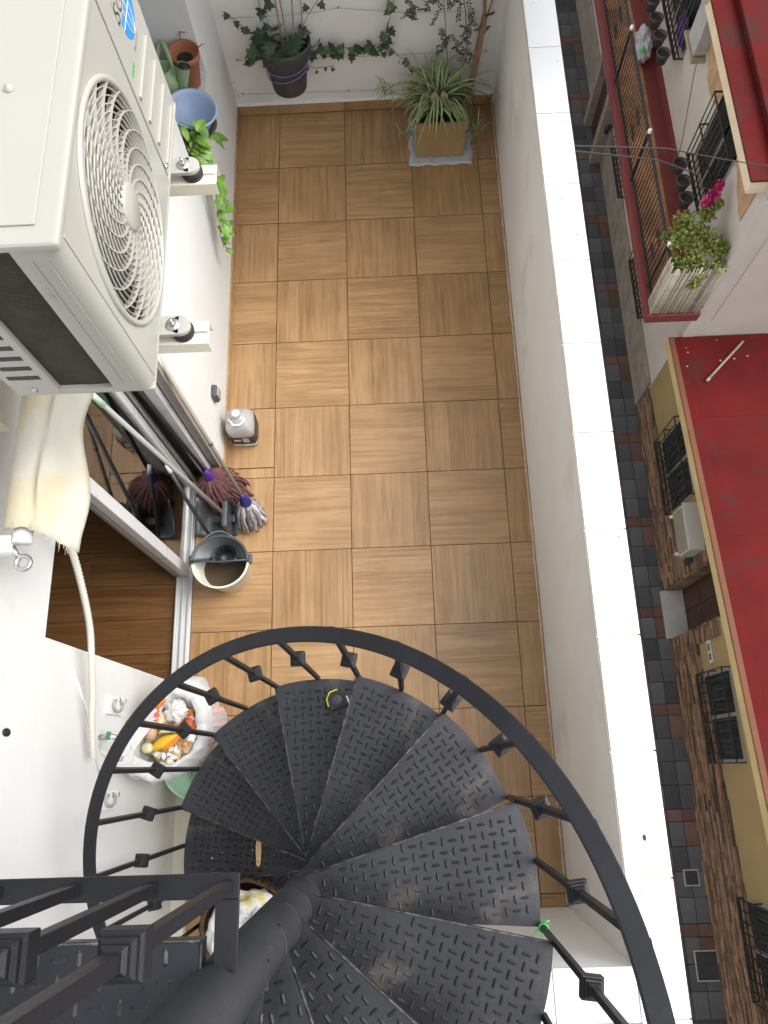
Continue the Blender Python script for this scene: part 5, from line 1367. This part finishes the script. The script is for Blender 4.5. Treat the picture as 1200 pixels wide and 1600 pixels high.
for nm, pts in (('end_panel', [(4.93+.0145*i, 2.512) for i in range(54)]), ('front_panel', [(4.915, 2.515+.0145*i) for i in range(18)])):
    ca = MB()
    for x, y in pts:
        a = rs.uniform(-.012, .012); r0 = rs.uniform(.006, .0095)
        ca.tube([(x, y+rs.uniform(-.006, .006), -6.788+rs.uniform(0, .05)), (x+a, y+rs.uniform(-.006, .006), -5.62+rs.uniform(-.10, .06))], r0, 5, t=rs.random())
    part(nm, ca, 'cane', cn, kind='stuff')
for z in (-6.5, -6.1, -5.75): part('binding_wire', MB().tube([(4.90, 2.77, z), (4.90, 2.5, z), (5.71, 2.5, z)], .004, 4), 'shutter', cn)
# bougainvillea
bo = thing('bougainvillea', 'yellow-green bushy plant with dark pink flowers at the balcony end', 'shrub', (5.3, 3.1, -6.8))
fb, fp_ = MB(), MB()
clumps = [(5.16, 3.28, -5.50, .15), (5.32, 3.10, -5.52, .14), (5.08, 3.05, -5.62, .13), (5.47, 2.95, -5.55, .16), (5.27, 2.80, -5.60, .15), (5.46, 3.30, -5.36, .10), (5.60, 2.82, -5.52, .12), (5.16, 2.68, -5.78, .09), (5.38, 2.60, -5.80, .12), (5.62, 2.60, -5.70, .08), (5.34, 2.52, -5.95, .07), (5.0, 3.2, -5.75, .08), (5.05, 2.8, -5.80, .09), (5.55, 3.35, -5.22, .06)]
for cx, cy, cz, cr in clumps:
    for q in range(300):
        d = Vector((rs.gauss(0, 1), rs.gauss(0, 1), rs.gauss(0, 1))).normalized()*cr*1.25*rs.random()**.7
        p = Vector((cx, cy, cz))+d; u = Vector((rs.gauss(0, 1), rs.gauss(0, 1), rs.gauss(0, .5))).normalized(); w = u.cross(Vector((rs.gauss(0, .5), rs.gauss(0, .5), 1))).normalized(); l = rs.uniform(.035, .075)
        fb.add([p, p+u*l*.5+w*l*.35, p+u*l, p+u*l*.5-w*l*.35], [(0, 1, 2, 3)], 0, False, rs.random())
for cx, cy, cz, cr in ((5.46, 3.42, -5.16, .075), (5.52, 3.47, -5.10, .06), (5.40, 3.38, -5.2, .065), (5.57, 3.55, -5.06, .05)):
    for q in range(200):
        d = Vector((rs.gauss(0, 1), rs.gauss(0, 1), rs.gauss(0, 1))).normalized()*cr*rs.random()**.4
        p = Vector((cx, cy, cz))+d; u = Vector((rs.gauss(0, 1), rs.gauss(0, 1), rs.gauss(0, 1))).normalized(); w = u.cross(Vector((rs.gauss(0, 1), .3, 1))).normalized(); l = rs.uniform(.03, .06)
        fp_.add([p, p+u*l*.5+w*l*.4, p+u*l, p+u*l*.5-w*l*.4], [(0, 1, 2, 3)], 0, False, rs.random())
part('foliage', fb, 'yg_leaf', bo, kind='stuff'); part('flowers', fp_, 'bougain', bo, kind='stuff')
part('trunk', MB().tube([(5.35, 3.0, -6.45), (5.32, 3.02, -6.0), (5.30, 3.0, -5.6)], [.025, .02, .015], 7).tube([(5.33, 3.02, -6.0), (5.45, 3.3, -5.5), (5.47, 3.42, -5.2)], .012, 6), 'stem', bo)
part('pot', MB().lathe([(0, 0), (.15, 0), (.19, .32), (.2, .35), (.17, .35), (.1, .3), (0, .3)], 18, X=tr(5.35, 3.0, -6.80)), 'terracotta', bo)
# upper windows with pots
grille_window('barred_balcony_window', 'black barred window with pots above the balcony, nearest the red roof corner', 3.76, 4.92, -5.93, -4.72, FX, .16, 9, scroll=False)
grille_window('barred_balcony_window', 'black barred window with violet cloth behind it at the top of the balcony', 6.72, 8.5, -5.75, -4.6, FX, .16, 12, scroll=False)
def wpot(x, y, z, lab, grp):
    t = thing('window_pot', lab, 'flower pot', (x, y, z), grp)
    part('pot', MB().lathe([(0, 0), (.085, 0), (.11, .15), (.118, .155), (.118, .19), (.10, .19), (.09, .12), (0, .12)], 20, X=tr(x, y, z)), 'black_pot', t)
    part('soil', MB().lathe([(0, .15), (.098, .15)], 16, X=tr(x, y, z)), 'soil', t)
for i, y in enumerate((4.72, 4.38, 4.05)): wpot(FX-.29, y, -6.08, ('dark pot on the window ledge, farthest from the bougainvillea', 'dark pot on the window ledge, middle of three', 'dark pot on the window ledge, just above the bougainvillea')[i], 'pots on the near balcony window')
for i, y in enumerate((6.9, 7.3, 7.7, 8.1)): wpot(FX-.29, y, -5.95, ('dark pot under the violet cloth window, lowest in the picture', 'dark pot under the violet cloth window, second from the bottom', 'dark pot under the violet cloth window, third from the bottom', 'dark pot under the violet cloth window, at the picture top')[i], 'pots on the far balcony window')
single('violet_cloth', MB().grid([[(FX-.10+.012*math.sin(i*2.1+j), 6.76+.06*i, -5.6+.09*j) for j in range(6)] for i in range(8)]), 'violet', 'violet cloth hung behind the bars of the far balcony window', 'cloth', (FX-.2, 7.1, -5.5), solid=.004)
d_ = thing('wall_duct', 'square grey-white duct running up the white house wall between the windows', 'duct', (FX-.1, 6.3, -5.2))
part('shaft', MB().box(FX-.2, FX-.0005, 5.98, 6.42, -5.05, -4.2), 'cement', d_, .02)
part('collar', MB().box(FX-.23, FX-.0005, 5.9, 6.55, -5.12, -5.06), 'shutter', d_, .01)
part('elbow', MB().tube([(FX-.1, 6.2, -4.3), (FX-.25, 6.2, -4.15), (FX-.27, 6.3, -3.9)], .14, 16), 'white_house', d_)
# eave
ev = part('eave', MB().box(5.50, FX+.3, 2.78, 24, -4.36, -4.13), 'cornice', wh, .012)
part('eave_roof', MB().box(5.47, 6.1, 2.76, 24, -4.129, -4.09), 'redroof', wh, .01)
part('roof_ledge', MB().box(5.80, 6.6, 2.78, 24, -4.0895, -3.97), 'redroof', wh, .02)
for i in range(10):
    part('drain_hole', MB().tube([(5.7995, 3.1+.42*i, -4.03), (5.793, 3.1+.42*i, -4.03)], .022, 10), 'dark', wh)
pl = []; y = 2.9
while y < 9: pl.append((y, -5.0+.09*math.sin(y*2.1)+.06*math.sin(y*5.3+1)+rs.uniform(-.02, .02))); y += .07
pe = MB()
for (ya, za), (yb, zb) in zip(pl, pl[1:]):
    pe.add([(FX-.012, ya, za), (FX-.012, yb, zb), (FX-.012, yb, -4.361), (FX-.012, ya, -4.361), (FX-.0006, ya, za-.01), (FX-.0006, yb, zb-.01)], [(0, 1, 2, 3), (0, 4, 5, 1)])
part('peeling_board', pe, 'peel', wh)
# ground floor of the white house
sd2 = thing('stone_doorway', 'brown stone doorway under the balcony', 'doorway', (FX, 9.6, GZ))
part('surround', MB().box(FX-.28, FX-.046, 8.85, 9.05, GZ, -8.6).box(FX-.28, FX-.046, 9.95, 10.15, GZ, -8.6).box(FX-.28, FX-.046, 8.85, 10.15, -8.599, -8.3), 'rough_plinth', sd2, .01)
part('door', MB().box(FX-.12, FX-.05, 9.051, 9.949, GZ, -8.6), 'door', sd2)
grille_window('barred_street_window', 'black barred street window with red flowers under the near balcony end', 3.95, 5.3, -9.2, -8.1, FX, .16, 9)
grille_window('barred_street_window', 'black barred street window under the middle of the balcony', 6.9, 8.2, -9.25, -8.1, FX, .16, 9)
lp_ = thing('wall_lantern', 'small black wall lantern under the balcony', 'lantern', (FX-.2, 8.45, -8.9))
part('arm', MB().tube(bez((FX-.046, 8.45, -8.9), (FX-.2, 8.45, -8.7), (FX-.27, 8.45, -8.85), 8), .012, 6), 'grille', lp_)
part('lamp_head', MB().lathe([(0, .0), (.05, .01), (.07, .16), (.09, .17), (.03, .24), (0, .26)], 6, X=tr(FX-.27, 8.45, -9.08), sm=False), 'grille', lp_)
po = thing('balcony_bag', 'pale translucent plastic bag standing on the balcony floor', 'bag', (5.5, 8.0, -6.8))
part('sack', crumple(5.48, 8.0, -6.55, .14, .34, .24, 61, 36, .25), 'poly', po)
part('green_content', crumple(5.42, 7.75, -6.45, .05, .07, .06, 63, 18, .2), 'logo_green', po)
for lab, pts in (('black overhead cable crossing the alley and passing over the red roof', [(1.70, -1.24, .86), (1.75, -1.149, .819), (3.0, .35, -.85), (4.2, 1.52, -2.30), (5.3, 2.178, -3.21), (6.6, 2.6, -4.0)]),
                 ('black overhead cable crossing the alley to the white house wall', [(1.70, -1.28, .86), (1.75, -1.193, .829), (3.0, .42, -1.05), (4.0, 1.49, -2.465), (5.0, 2.95, -4.42), (5.70, 3.863, -5.46), (FX-.003, 3.9, -5.5)])):
    single('overhead_cable', MB().tube([p for p in pts], .006, 6), 'rubber', lab, 'cable', pts[0], group='cables over the alley')
